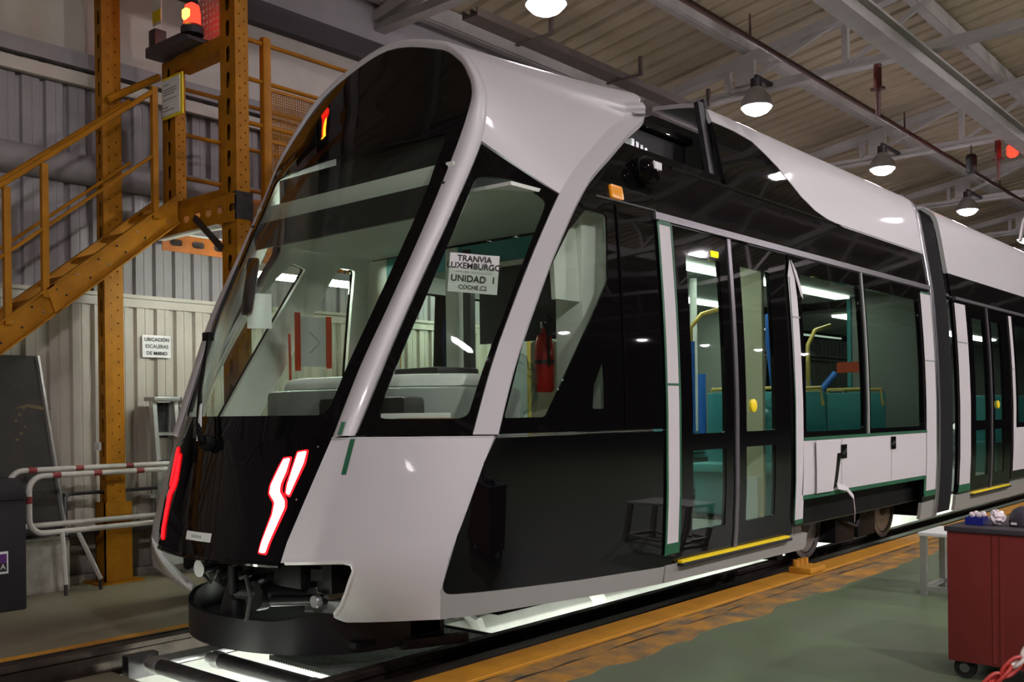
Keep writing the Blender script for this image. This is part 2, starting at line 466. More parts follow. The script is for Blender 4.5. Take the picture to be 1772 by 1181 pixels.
# pit
pt = thing('trim_2', (0, 4, -1.4), kind='structure')
MB().box((-.9, Y0H, -1.5), (.9, Y1H, -1.4)).build('pit_floor', 'pit_white', pt)
for s in (-1, 1):
    MB().box((min(s*.69, s*.85), Y0H, -1.4), (max(s*.69, s*.85), Y1H, -.17)).build('pit_wall', 'pit_white', pt)
MB().box((-.9, Y1H-.1, -1.4), (.9, Y1H, -.1)).build('pit_end', 'pit_white', pt)
# white ducting on the far pit wall, seen below the skirt
for k, (y0, y1) in enumerate(((4.3, 5.3), (5.42, 6.8), (7.0, 9.4))):
    MB().prism([(0,0),(.20,0),(.20,.16),(.12,.24),(0,.24)], (-.69, y0, -.52), (1,0,0), (0,0,1), (0, y1-y0, 0)).build('pit_duct', 'pit_white', pt, bev=.01)
MB().tube([(-.45, 5.36, -1.0), (-.45, 5.36, -.4), (-.5, 5.36, -.3), (-.66, 5.36, -.26)], .045, 10).build('pit_pipe', 'pit_white', pt)
for k in range(7):
    y = 1.2+k*2.6
    for s in (-1, 1):
        t = thing('pit_lamp', (s*.66, y, -.75), 'white fluorescent batten inside the inspection pit below the track', 'lamp', 'battens in the pit')
        MB().box((s*.675-.015, y-.62, -.80), (s*.675+.015, y+.62, -.70)).build('housing', 'white_plastic', t)
        MB().cyl((s*.635, y-.6, -.75), (s*.635, y+.6, -.75), .018, 8).build('tube', 'pit_light', t)
# rollers and cover plates across the pit mouth
for nm, y, x0, x1, z, lab in (('roller_bar', 2.72, -.50, .66, -.075, 'grey steel roller bar across the pit in front of the black ring'),
                              ('roller_bar', 3.02, -.385, .62, -.085, 'grey steel roller bar half hidden below the black ring')):
    t = thing(nm, (x0, y, z-.05), lab, 'roller')
    MB().cyl((x0+.14, y, z), (x1-.06, y, z), .042, 18).build('tube', 'dark_steel', t)
    MB().lathe((x0, y, z), [(.022, 0), (.030, .005), (.030, .06), (.040, .065), (.048, .07), (.048, .13), (.044, .14)], 18, 'x').build('collar', 'steel', t)
    MB().lathe((x1-.06, y, z), [(.046, 0), (.046, .05), (.03, .055), (.03, .09)], 18, 'x').build('end_cap', 'steel', t)
t = thing('roller_bracket', (-.55, 2.9, -.15), 'grey steel cheek plate holding the roller bar ends beside the left rail', 'bracket')
MB().box((-.60, 2.62, -.16), (-.53, 2.80, -.03)).build('cheek', 'dark_steel', t, bev=.006)
MB().box((-.55, 2.80, -.09), (-.41, 3.25, -.06)).build('plate', 'steel', t, bev=.006)
MB().box((-.69, 1.2, -.16), (-.30, 2.60, -.13)).build('cover_plank', 'floor_left', label='worn brown plank lying over the pit edge at the bottom left', cat='plank')
g = thing('floor_grating', (.4, 3.7, -.06), 'black open mesh steel grating over the pit beside the right rail', 'grating')
mb = MB()
for k in range(31): mb.box((.05+.021*k, 3.12, -.055), (.057+.021*k, 4.22, -.03))
for k in range(40): mb.box((.05, 3.12+.028*k, -.050), (.69, 3.127+.028*k, -.026))
mb.build('bars', 'grating_grey', g, kind='stuff')
MB().box((.03, 4.20, -.06), (.70, 4.23, -.02)).build('edge_bar', 'dark_steel', g)
# left wall
WX = -3.08
wl = thing('wall_left', (WX, 6, 0), kind='structure')
def ribbed(y0, y1, z0, z1, pitch, gw, depth, x):
    """sheet with recessed flutes; profile in (y,x) swept up z"""
    pr = [(y0, x)]; y = y0
    while y+pitch < y1:
        pr += [(y+pitch-gw-.012, x), (y+pitch-gw, x-depth), (y+pitch-.012, x-depth), (y+pitch, x)]
        pr.insert(-4, (y+pitch*.33, x)); pr.insert(-4, (y+pitch*.33+.004, x-.004)); pr.insert(-4, (y+pitch*.33+.012, x-.004)); pr.insert(-4, (y+pitch*.33+.016, x))
        y += pitch
    pr.append((y1, x)); n = len(pr)
    vs = [(p[1], p[0], z0) for p in pr]+[(p[1], p[0], z1) for p in pr]
    return MB().add(vs, [(i, i+1, n+i+1, n+i) for i in range(n-1)])
ribbed(-2, 30, .42, 2.20, .178, .055, .035, WX).build('cladding_sheet', 'wall_sheet', wl, ang=20)
ribbed(-2, 30, 2.26, 4.02, .178, .040, .035, WX-.01).build('cladding_sheet', 'wall_upper', wl, ang=20)
MB().box((WX-.03, -2, 2.175), (WX+.02, 30, 2.245)).build('rail', 'wall_sheet', wl)
MB().box((WX-.03, -2, 2.245), (WX+.045, 30, 2.275)).build('rail', 'wall_sheet', wl)
mb = MB(); mb.tube([(WX+.02, -2, 3.23), (WX+.02, 30, 3.23)], .115, 14); mb.build('wall_pipe', 'wall_upper', wl)
MB().box((WX, -2, 3.885), (WX+.05, 30, 3.985)).build('rail', 'wall_sheet', wl)
MB().box((WX-.05, -2, 4.02), (WX+.06, 30, 4.14)).build('gutter', 'wall_upper', wl)
MB().box((WX-.05, -2, 4.14), (WX-.01, 30, 4.86)).build('upper_panel', 'wall_sheet', wl)
MB().box((WX-.05, -2, 4.84), (WX+.10, 30, 5.05)).build('eaves_beam', 'dark_beam', wl)
MB().box((WX-.05, -2, 5.05), (WX+.02, 30, 5.75)).build('eaves_panel', 'wall_upper', wl)
MB().box((WX-.12, Y0H, -.1), (WX+.08, Y1H, .42)).build('plinth', 'concrete', wl, bev=.01)
MB().box((WX+.08, -2, 0), (WX+.16, 30, .06)).build('plinth_step', 'concrete', wl)
MB().box((WX-.2, Y0H, .3), (WX-.13, Y1H, 5.8)).build('backing', 'wall_upper', wl)
# far, near and right walls
MB().box((-3.3, Y1H, -.3), (24.2, Y1H+.2, 7.4)).build('wall_back', 'hall_dark', kind='structure')
MB().box((-3.3, Y0H-.2, -.3), (24.2, Y0H, 7.4)).build('wall_front', 'hall_dark', kind='structure')
MB().box((24, Y0H, -.3), (24.2, Y1H, 7.4)).build('wall_right', 'hall_dark', kind='structure')
# roof sheets: flutes run across the hall
def zr(x):
    x = abs(x-10.5); return 5.62+.165*(13.55-x) if x > 5.5 else 5.62+.165*8.05-.165*(5.5-x)
pr = []; y = Y0H
while y < Y1H: pr += [(y, 0), (y+.20, 0), (y+.225, .045), (y+.275, .045)]; y += .30
vs = []; nrow = len(pr)
for x in (-3.3, 5.0, 10.5, 16.0, 24.2): vs += [(x, p[0], zr(x)+p[1]) for p in pr]
MB().add(vs, [(k*nrow+i, k*nrow+i+1, (k+1)*nrow+i+1, (k+1)*nrow+i) for k in range(4) for i in range(nrow-1)]).build('ceiling', 'roof_sheet', kind='structure', ang=20)
cl = bpy.data.objects['ceiling']
for x in (-2.9, -1.2, .62, 2.45, 4.3, 6.2, 8.1, 10., 12., 14., 16., 18., 20., 22.):
    MB().box((x-.05, Y0H, zr(x)-.20), (x+.05, Y1H, zr(x)-.02)).build('purlin', 'roof_steel', cl)
    MB().box((x-.07, Y0H, zr(x)-.21), (x+.02, Y1H, zr(x)-.195)).build('purlin_flange', 'roof_steel', cl)
TR = [-2.1, 2.3, 6.72, 11.2, 15.6, 20., 24.4, 28.8]
ORDN = ['behind the viewer', 'over the viewer', 'nearest in view, above the domed cab roof', 'second in view, behind the two nearest bay lamps', 'third in view, carrying the red lamp', 'fourth in view towards the far end', 'fifth in view towards the far end', 'farthest in view']
for i, y in enumerate(TR):
    t = thing('roof_truss', (0, y, 5.2), 'grey steel roof truss across the hall, '+ORDN[i], 'truss', 'roof trusses')
    MB().box((-3.1, y-.07, 5.20), (23.9, y+.07, 5.225)).box((-3.1, y-.012, 5.225), (23.9, y+.012, 5.32)).build('lower_chord', 'roof_steel', t)
    mb = MB()
    for xa, xb in ((-3.1, 5.), (5., 10.5), (10.5, 16.), (16., 23.9)):
        mb.bar((xa, y, zr(xa)-.27), (xb, y, zr(xb)-.27), .16, .11)
    mb.build('upper_chord', 'roof_steel', t)
    xs = [-1.5, .02, 2.0, 4.0, 6.0, 8.0, 9.98, 12., 14., 17., 20.]
    for k, x in enumerate(xs):
        MB().bar((x, y, 5.3), (x, y, zr(x)-.27), .07, .07, (1,0,0)).build('post', 'roof_steel', t)
        x2 = x+1.5 if x < 5 or 10.6 < x < 16 else x-1.5
        MB().bar((x+.05, y, 5.3), (x2, y, zr(x2)-.27), .05, .05).build('diagonal', 'roof_steel', t)
    MB().box((-1.36, y-.10, 5.32), (-1.10, y-.02, 5.62)).build('gusset', 'roof_steel', t)
t = thing('crane_rail_beam', (.93, 12, 4.95), 'long straight grey steel beam hung below the roof trusses, running away to the right', 'beam')
MB().box((.83, -6, 4.95), (1.03, 36, 4.975)).build('lower_flange', 'roof_steel', t)
MB().box((.915, -6, 4.975), (.945, 36, 5.16)).build('web', 'roof_steel', t)
MB().box((.84, -6, 5.16), (1.02, 36, 5.19)).build('upper_flange', 'roof_steel', t)
t = thing('sprinkler_pipe', (-.07, 12, 4.9), 'thin rust-red sprinkler pipe running below the roof', 'pipe')
MB().cyl((-.07, -4, 5.0), (-.07, 36, 5.0), .030, 10).build('pipe', 'rust_pipe', t)
for y in (4.5, 9, 13.4, 18): MB().cyl((-.07, y, 5.0), (-.07, y, 5.25), .012, 8).build('hanger', 'rust_pipe', t)
for k, (x, y, lab) in enumerate(((.39, 11.2, 'dark red drop pipe hanging from the roof truss, upper one'), (.52, 15.6, 'dark red drop pipe hanging left of the red lamp'))):
    t = thing('drop_pipe', (x, y, 4.6), lab, 'pipe')
    MB().cyl((x, y, 4.92), (x, y, 5.22), .045, 12).build('upper_pipe', 'red_pipe', t)
    MB().cyl((x, y, 4.62), (x, y, 4.92), .03, 12).build('lower_pipe', 'rust_pipe', t)
    MB().box((x-.075, y-.03, 4.91), (x+.075, y+.03, 4.94)).build('clamp', 'rust_pipe', t)
t = thing('cable_tray', (-1.85, 8, 5.0), 'dark brown cable tray with brackets under the roof above the cab', 'cable tray')
MB().box((-1.96, 6.8, 5.05), (-1.76, 11.15, 5.075)).build('tray', 'tray_brown', t)
for x in (-1.96, -1.86, -1.775): MB().box((x, 6.8, 5.075), (x+.015, 11.15, 5.13)).build('side', 'tray_brown', t)
for y in (7.6, 9.2, 10.7):
    MB().box((-1.98, y, 5.03), (-1.50, y+.04, 5.05)).box((-1.54, y, 5.05), (-1.50, y+.04, 5.24)).build('bracket', 'tray_brown', t)
t = thing('speaker', (.15, 15.6, 4.8), 'small black loudspeaker hanging from the third truss left of the red lamp', 'speaker')
MB().lathe((.15, 15.6, 4.78), [(.05, 0), (.075, .02), (.08, .24), (.06, .28)], 16).build('body', 'speaker_black', t)
MB().cyl((.15, 15.6, 5.06), (.15, 15.6, 5.22), .01, 6).build('cable', 'speaker_black', t)
t = thing('alarm_lamp', (.72, 15.6, 4.9), 'glowing red alarm lamp hanging below the roof truss at the right edge', 'lamp')
MB().lathe((.74, 15.5, 4.90), [(.04, 0), (.075, .03), (.08, .13), (.06, .17)], 16).build('globe', 'beacon_red', t)
MB().lathe((.74, 15.5, 5.07), [(.06, 0), (.065, .08), (.04, .12)], 14).build('cap', 'speaker_black', t)
MB().bar((.74, 15.5, 5.19), (.60, 15.58, 5.19), .04, .04).build('arm', 'red_pipe', t)
mb = MB(); mb.tube([(-.15, 19.6, 4.3), (-.1, 19.7, 4.7), (.05, 19.8, 4.95), (.4, 19.9, 5.05), (.75, 20, 5.12)], .035, 8); mb.tube([(.0, 19.6, 4.3), (.03, 19.7, 4.62), (.12, 19.8, 4.8), (.14, 19.8, 4.97)], .03, 8)
mb.build('cable_loop', 'roof_steel', label='pale curved conduit bending below the roof at the far right', cat='conduit')
# high bay lamps
def bay(x, y, z, lab, m, grp='round high bay lamps'):
    t = thing('high_bay_lamp', (x, y, z), lab, 'lamp', grp)
    MB().lathe((x, y, z), [(.185, 0), (.19, .01), (.17, .10), (.10, .20), (.06, .24)], 28).build('reflector', 'roof_steel', t)
    MB().lathe((x, y, z-.012), [(.01, -.085), (.07, -.075), (.13, -.045), (.168, -.005), (.174, .008), (.01, .010)], 28).build('lens', m, t)
    MB().cyl((x, y, z+.24), (x, y, z+.34), .07, 12).build('ballast', 'dark_steel', t)
    zt = 5.27 if x < 0 else zr(x)-.02
    MB().cyl((x, y, z+.34), (x, y, zt), .012, 6).build('rod', 'dark_steel', t)
    if x < 0:
        yt = min(TR, key=lambda q: abs(q-y)); MB().bar((x, y-.02, 5.27), (x, yt, 5.27), .04, .04).build('arm', 'dark_steel', t)
BN = ['round high bay lamp cut by the top edge, above the cab roof', 'round high bay lamp shining above the front end of the silver roof fairing', 'round high bay lamp shining above the middle of the silver roof fairing', 'round high bay lamp shining above the joint of the two tram cars', 'round high bay lamp at the right edge above the second tram car', 'farthest round high bay lamp of the row over the tram']
for k, y in enumerate((6.78, 10.79, 14.87, 19.1, 23.3, 27.5)): bay(-.91, y, 4.9, BN[k], 'bay_light')
for y in (-4.4, 0, 4.4, 8.75, 13.1, 17.5):
    bay(3.5, y, 5.5, 'round high bay lamp out of view over the aisle beside the tram', 'bay_light_near', 'lamps over the aisle')
for y in (-4, 1.5, 7, 12.5, 18):
    bay(8.2, y, 5.6, 'round high bay lamp out of view over the open floor', 'bay_light_far', 'lamps over the open floor')
for y in (20, 24.4, 28.8, 33.2, 37.6, 42):
    bay(17., y, 4.9, 'round high bay lamp out of view at the far side of the hall', 'bay_light_near', 'lamps at the far side of the hall')

# ================================================================== tram, leading car
tram = thing('tram_end_car', (0, 6, 0), 'silver and black tram end car with domed black windscreen and lit red tail lamps', 'tram')
T = tram
# --- arch round the windscreen, one continuous band
rows = []
for k in range(-60, 61):
    t = 10-abs(k)/6.0; s = 1 if k < 0 else -1
    a, b = crom(I_, t), crom(A_, t); row = []
    tt = (crom(A_, min(t+.01, 10))-crom(A_, max(t-.01, 0))); w = b-a
    nn = np.cross(tt, w); nn /= np.linalg.norm(nn)
    if np.dot(nn, a-np.array([0, 5, 2.2])) < 0: nn = -nn
    for q in range(9):
        l = q/8; p = a+w*l+nn*.022*math.sin(math.pi*min(l*1.15, 1))
        row.append(p*np.array([s, 1, 1]))
    # turn the edge inwards
    row = [row[0]+np.array([0, .05, 0])]+row+[row[-1]+np.array([-s*.03, .05, 0])]
    rows.append(row)
n = len(rows[0]); mb = MB(); mb.add([p for r in rows for p in r], [(i*n+j, i*n+j+1, (i+1)*n+j+1, (i+1)*n+j) for i in range(len(rows)-1) for j in range(n-1)])
mb.build('windscreen_frame', 'pearl', T, ang=60)
# white lining of the arch on the inside
rows = []
for k in range(-60, 61):
    t = 10-abs(k)/6.0; s = 1 if k < 0 else -1
    a, b = crom(I_, t), crom(A_, t); c = np.array([0, 0, 2.0])
    i0 = a+np.array([-.02 if t < 9 else 0, .06, -.02]); i1 = b+np.array([-.06, .10, -.04]); i2 = b+np.array([-.09, .02+.05, -.05])
    rows.append([p*np.array([s, 1, 1]) for p in (a+np.array([0, .03, 0]), i0, i2, i1)])
mb = MB(); mb.add([p for r in rows for p in r], [(i*4+j, i*4+j+1, (i+1)*4+j+1, (i+1)*4+j) for i in range(len(rows)-1) for j in range(3)])
mb.build('frame_lining', 'cab_white', T, ang=60)
# --- windscreen: clear glass, black printed border and head
def arch_in(t, ins=0.):
    p = crom(I_, t); return (max(p[0]-ins, 0), p[2]-(ins if t > 8.5 else ins*max(0, (t-4)/5)))
def archpoly(t0, ins, zb):
    R = [arch_in(t0+(10-t0)*k/40., ins) for k in range(41)]
    return [(p[0], p[1]) for p in R]+[(-p[0], p[1]) for p in reversed(R[:-1])]
ws_out = archpoly(0, .004, 1.16)
def xin(z): return float(np.interp(z, [p[2] for p in I_], [p[0] for p in I_]))
HEADZ = 2.80
clear = []
for z in np.linspace(1.27, HEADZ, 16): clear.append((xin(z)-(.075 if z < 2.5 else .085), z))
clear[0] = (clear[0][0]-.01, 1.27)
clear_p = [(-x, z) for x, z in clear]+[(x, z) for x, z in reversed(clear)]
ws = patch('windscreen', front, rnd(clear_p, .05), [], 'windscreen_glass', T, thick=.008, off=-.004, step=(.09, .09))
patch('windscreen_border', front, ws_out, [rnd(clear_p, .05)], 'gloss_black', T, thick=.012, off=0, step=(.07, .07))
# dark destination head behind the top of the screen
MB().box((-.62, 4.15, 2.84), (.62, 4.6, 3.25)).build('display_box', 'matt_black', T, bev=.03)
# --- domed roof shell with the two rear pillars of the cab side windows
sh = [(0, .836), (0, 1)]+[(k*.5, 1) for k in range(1, 21)]+[(10, .5), (10, 0), (9, 0), (8, 0), (7, 0), (6, 0), (5, 0), (4, 0), (3.71, .854)]
def cab2(t, l):
    p = cabmap(t, l)
    if 4.5 < t < 8.01: # flared lip at the rear edge
        lip = math.exp(-((1-l)/.06)**2)*.035*min(1, (t-4.5)/2)*(1 if t < 8.6 else max(0, 1-(t-8.6)/1.2))
        p = p+np.array([lip*.8, 0, lip*.6])
    return p
def shellmap(t, l):
    p = cabmap(t, l)
    if t > 8 and l > .80: # run the flare of the pillar out over the roof
        w = max(0., 1-(t-8)/.9); q = (l-.80)/.20; p = p+np.array([.045, 0, .016])*w*w*q*q
    return p
LB = [(3.71, .854), (4.5, .868), (5.2, .885), (6, .90), (7, .92), (8, .94)]
sh = [(10, 1), (10, .5), (10, 0), (9, 0), (8, 0), (7, 0), (6, 0), (5, 0), (4, 0)]+LB+[(8, 1), (8.5, 1), (9, 1), (9.5, 1)]
patch('roof_shell', shellmap, sh, [], 'pearl', T, thick=.03, off=0, step=(.22, .06), both=True, merge=True, ang=50)
def lbt(t): return float(np.interp(t, [0]+[p[0] for p in LB], [.836]+[p[1] for p in LB]))
def pillar(t, l):
    q = (l-lbt(t))/(1-lbt(t)); fl = .045*q*float(np.interp(t, [0, 2.5, 5, 8], [.25, .4, .9, 1.]))
    return cabmap(t, l)+np.array([fl, 0, fl*.35 if t > 4 else 0])
for mir in (False, True):
    patch('rear_pillar', pillar, [(0, .836), (0, 1)]+[(k*.4, 1) for k in range(1, 21)]+list(reversed(LB)), [], 'pearl', T, thick=.035, off=0, step=(.22, .03), mirror=mir, ang=50)
# white lining of the pillars
for mir in (False, True):
    patch('pillar_lining', cabmap, [(0, .79), (0, 1), (4.5, 1), (4.5, .2), (4.15, .2), (3.6, .80)], [], 'cab_white', T, thick=.012, off=-.045, step=(.3, .1), mirror=mir)
# --- cab side windows (black printed surround + pane), both sides
SWO = [(0.03, .012), (0.03, .826), (3.70, .846), (3.96, .01)]
SWH = [(.21, .10), (.21, .765), (1.65, .80), (3.36, .785), (3.54, .765), (3.66, .44), (3.50, .075), (1.84, .105)]
for mir in (False, True):
    f = patch('side_window_frame', cabmap, SWO, [rnd(SWH, .10)], 'gloss_black', T, thick=.014, off=-.004, step=(.25, .08), mirror=mir)
    patch('side_window_pane', cabmap, rnd(SWH, .10), [], 'windscreen_glass', T, thick=.006, off=-.006, step=(.3, .12), mirror=mir)
# waist trim below the side window
for mir in (False, True):
    patch('waist_sill', cabmap, [(-.0, .0), (-.0, .836), (.03, .836), (.03, 0)], [], 'gloss_black', T, thick=.02, off=-.002, step=(.2, .06), mirror=mir)
# --- black nose fascia with hatch, plate and tail lamps
FT, FB = 1.155, .555
fas = [(EX(z), z) for z in np.linspace(FB, FT, 9)]
fas_p = fas+[(-x, z) for x, z in reversed(fas)]
HATCH = rnd([(-.24, 1.02), (.235, 1.03), (.30, 1.145), (-.30, 1.145)], [.04, .04, 0, 0])
fa = patch('nose_fascia', front, fas_p, [], 'gloss_black', T, thick=.03, off=0, step=(.07, .07))
MB()
hm = MB()
pp = [front(x, z)+np.array([0, -.003, 0]) for x, z in [(-.30, 1.14), (-.245, 1.03), (-.22, 1.018), (.215, 1.026), (.242, 1.04), (.30, 1.14)]]
hm.tube(pp, .004, 6); hm.build('hatch_seam', 'matt_black', fa)
ORI[fa] = ORI[fa]
patch('number_plate', front, R4(-.13, .10, .628, .672), [], 'white_plastic', fa, thick=.004, off=.006, step=(.05, .05), label='small white plate')
for k, x in enumerate((-.06, -.035, -.01, .015)):
    p = front(x, .65); MB().box((x-.006, p[1]-.009, .643), (x+.006, p[1]-.006, .658)).build('plate_mark', 'ink_grey', fa)
mb = MB(); mb.tube([front(x, FB-.012)+np.array([0, .01, 0]) for x in np.linspace(-.56, .56, 15)], .016, 8); mb.build('lower_lip', 'gloss_black', fa)
PX_A = [(.447,.600),(.485,.597),(.547,.819),(.540,.852),(.500,.896),(.496,.932),(.512,.989),(.518,1.06),(.480,1.055),(.460,.999),(.437,.924),(.440,.883),(.482,.84),(.484,.784)]
PX_B = [(.553,1.087),(.601,1.095),(.599,1.035),(.556,.875),(.535,.886),(.532,.927)]
def grow(P, d):
    c = np.mean(np.array(P), 0); out = []
    n = len(P)
    for i in range(n):
        a, p, b = (np.array(P[i-1]), np.array(P[i]), np.array(P[(i+1) % n]))
        e1, e2 = p-a, b-p; n1 = np.array([e1[1], -e1[0]])/np.linalg.norm(e1); n2 = np.array([e2[1], -e2[0]])/np.linalg.norm(e2)
        m_ = n1+n2; m_ /= max(np.linalg.norm(m_), .5); out.append(tuple(p+m_*d))
    return out
def area(P): return sum(P[i-1][0]*P[i][1]-P[i][0]*P[i-1][1] for i in range(len(P)))
if area(PX_A) < 0: PX_A.reverse()
if area(PX_B) < 0: PX_B.reverse()
for s, lab in ((1, 'lit red tail lamp with white hot core'), (-1, 'lit red tail lamp seen edge on')):
    tl = None
    for P in (PX_A, PX_B):
        P2 = [(s*x, z) for x, z in P]; G = [(s*x, z) for x, z in grow(P, .009)]
        o = patch('tail_lamp', front, rnd(G, .010), [], 'tail_red' if s > 0 else 'tail_dim', fa, thick=.008, off=.004, step=(.05, .05), label=lab)
        patch('light_guide', front, rnd([(s*x, z) for x, z in grow(P, -.003)], .008), [], 'tail_white' if s > 0 else 'tail_red', fa, thick=.006, off=.008, step=(.05, .05))
for (x, z) in ((.60, .86), (.655, 1.115)):
    p = front(x, z); MB().lathe((p[0], p[1]-.004, p[2]), [(.006, 0), (.006, .006)], 8, 'y').build('bolt', 'chrome', fa)
# --- white corner panels below the waist, with the cut-out for the coupler
CP = [(0, 1.155), (0, .557)]+rnd([(0, .557), (.44, .578), (.47, .53), (.41, .42), (.35, .345), (.24, .26), (.31, .238), (1.0, .315), (1.0, 1.155), (0, 1.155)], [0, .04, .03, .02, .02, .02, .03, .0, 0, 0])[1:-1]
for mir in (False, True):
    cpn = patch('corner_panel', corner, CP, [], 'pearl', T, thick=.035, off=0, step=(.06, .05), mirror=mir, ang=50)
    # rolled edge round the cut-out
    mb = MB(); s = -1 if mir else 1
    pts = [corner(l, z) for l, z in ((.02, .56), (.2, .568), (.38, .575), (.44, .565), (.463, .53), (.44, .475), (.41, .42), (.35, .345), (.27, .285))]
    mb.tube([(s*p[0], p[1]+.012, p[2]) for p in pts], .016, 8); mb.build('cutout_edge', 'pearl', cpn)
# waist joint line
mb = MB(); mb.tube([corner(l, 1.157) for l in np.linspace(0, 1, 12)], .004, 6); mb.build('waist_joint', 'white_plastic', T)
# green masking tape end over the waist
patch('masking_tape', corner, [(.165, .98), (.195, .98), (.155, 1.15), (.125, 1.15)], [], 'green_tape', T, thick=.003, off=.005, step=(.1, .1))
patch('masking_tape', cabmap, [(.0, -.12), (.0, -.09), (.16, -.10), (.16, -.13)], [], 'green_tape', T, thick=.003, off=.02, step=(.1, .1))
# --- grey skirt wrapping along the side below the black panel
sk = [(np.interp(z, DZ, DY), z) for z in (1.155, 1.0, .8, .6, .45, .36, .315)]
skirt = sk+[(3.6, .300), (4.2, .268), (5.03, .228), (5.04, .330), (4.2, .367), (3.26, .425)]+[(3.205, .455), (3.265, .696), (3.424, 1.038), (3.50, 1.155)]
patch('side_skirt', sidemap, skirt, [], 'grey_paint', T, thick=.03, step=(.08, .06))
patch('side_skirt', sidemap, skirt, [], 'grey_paint', T, thick=.03, step=(.12, .1), mirror=True)
for mir in (False, True):
    patch('sill_skirt', sidemap, [(5.05, .228), (7.02, .212), (7.05, .23), (7.05, .335), (5.05, .335)], [], 'grey_paint', T, thick=.03, step=(.3, .1), mirror=mir)
    patch('sill_skirt', sidemap, [(9.60, .20), (9.95, .20), (9.95, .37), (9.60, .36)], [], 'grey_paint', T, thick=.03, step=(.3, .1), mirror=mir)
# --- black lower side panel
LP = rnd([(3.50, 1.15), (3.424, 1.038), (3.265, .696), (3.19, .464), (3.215, .43), (4.2, .372), (5.03, .336), (5.03, 1.15)], [0, 0, 0, .03, .03, 0, 0, 0])
for mir in (False, True): patch('lower_side_panel', sidemap, LP, [], 'gloss_black', T, thick=.03, off=.001, step=(.15, .12), mirror=mir)
# --- black glazed side panel behind the cab pillar
Bpts = [(crom(B_, t)[1]+.004, crom(B_, t)[2]) for t in np.linspace(0, 5.6, 18)]
FP = [(5.03, 1.165)]+[(5.03, 2.79)]+list(reversed(Bpts))
TRI = rnd([(3.56, 1.245), (3.884, 1.247), (4.477, 2.006), (4.509, 2.38), (4.31, 2.38), (4.14, 2.24), (3.93, 1.98), (3.73, 1.65)], [.02, .02, .03, .03, .02, 0, 0, 0])
SML = rnd([(4.285, 1.287), (4.406, 1.286), (4.402, 1.535), (4.385, 1.54), (4.30, 1.412)], .015)
patch('side_panel', sidemap, FP, [TRI, SML], 'gloss_black', T, thick=.012, step=(.12, .1))
patch('side_pane', sidemap, TRI, [], 'windscreen_glass', T, thick=.006, off=-.003, step=(.15, .15))
patch('side_pane', sidemap, SML, [], 'windscreen_glass', T, thick=.006, off=-.003, step=(.15, .15))
TRIL = rnd([(3.57, 1.24), (3.70, 1.24), (4.40, 2.34), (4.28, 2.37), (4.14, 2.24), (3.93, 1.98), (3.73, 1.65)], .02)
OPL = rnd([(4.02, 1.26), (4.78, 1.26), (4.86, 2.38), (4.70, 2.38)], .03)
patch('side_panel', sidemap, FP, [TRIL, OPL], 'gloss_black', T, thick=.012, step=(.12, .1), mirror=True)
patch('side_pane', sidemap, TRIL, [], 'windscreen_glass', T, thick=.006, off=-.003, step=(.2, .2), mirror=True)
patch('side_pane', sidemap, OPL, [], 'windscreen_glass', T, thick=.006, off=-.003, step=(.2, .2), mirror=True)
patch('side_lining', sidemap, FP, [TRIL, OPL], 'cab_white', T, thick=.03, off=-.03, step=(.14, .12), mirror=True)
patch('side_lining', sidemap, [(4.52, 1.18), (4.98, 1.18), (4.98, 2.45), (4.55, 2.45)], [], 'cab_white', T, thick=.02, off=-.03, step=(.2, .2))
patch('white_post', sidemap, [(4.20, 1.9), (4.46, 1.9), (4.50, 2.45), (4.20, 2.45)], [], 'cab_white', T, thick=.03, off=-.16, step=(.2, .2))
mb = MB(); mb.box((1.02, 4.42, 1.0), (1.22, 4.72, 2.40)); mb.build('cabinet_post', 'cab_white', T, bev=.02)
# horizontal black shut line over the side panel and joint line
for z in (1.158,):
    mb = MB(); mb.box((S(z)-.004, 3.52, z-.003), (S(z)+.003, 5.03, z+.003)); mb.build('waist_joint', 'chrome', T)
mb = MB(); mb.tube([(S(z)+.004, 4.60, z) for z in np.linspace(1.17, 2.45, 12)], .007, 6); mb.build('panel_joint', 'cove_black', T)
mb = MB(); mb.tube([(S(z)+.002, y, z) for y, z in ((4.42, 2.475), (4.7, 2.478), (5.03, 2.48))], .006, 6); mb.build('panel_joint', 'rail_grey', T)
# amber marker and exterior camera
o = patch('marker_lamp', sidemap, rnd(R4(4.56, 4.68, 2.485, 2.565), .015), [], 'amber', T, thick=.02, off=.015, step=(.05, .05), bev=.004)
cmr = MB(); c0 = (1.30, 4.93, 2.70)
cmr.lathe(c0, [(.02, -.06), (.07, -.05), (.095, -.01), (.095, .03), (.07, .08), (.02, .10)], 20, 'x').build('camera_pod', 'gloss_black', T)
MB().box((1.37, 4.90, 2.70), (1.402, 4.98, 2.745)).build('camera_face', 'white_plastic', T, bev=.004)
# --- door header, grey rail over the doors, cove along the car
for mir in (False, True):
    patch('cove_panel', sidemap, [(5.03, 2.47), (9.95, 2.47), (9.95, 2.785), (5.03, 2.785)], [], 'cove_black', T, thick=.02, step=(.4, .08), mirror=mir)
    patch('cove_upstand', sidemap, [(4.72, 2.785), (5.95, 2.785), (5.95, 2.86), (4.80, 2.86)], [], 'cove_black', T, thick=.02, off=-.005, step=(.3, .08), mirror=mir)
    patch('door_rail', sidemap, [(5.0, 2.425), (9.95, 2.425), (9.95, 2.468), (5.0, 2.468)], [], 'rail_grey', T, thick=.025, off=.018, step=(.4, .05), mirror=mir)
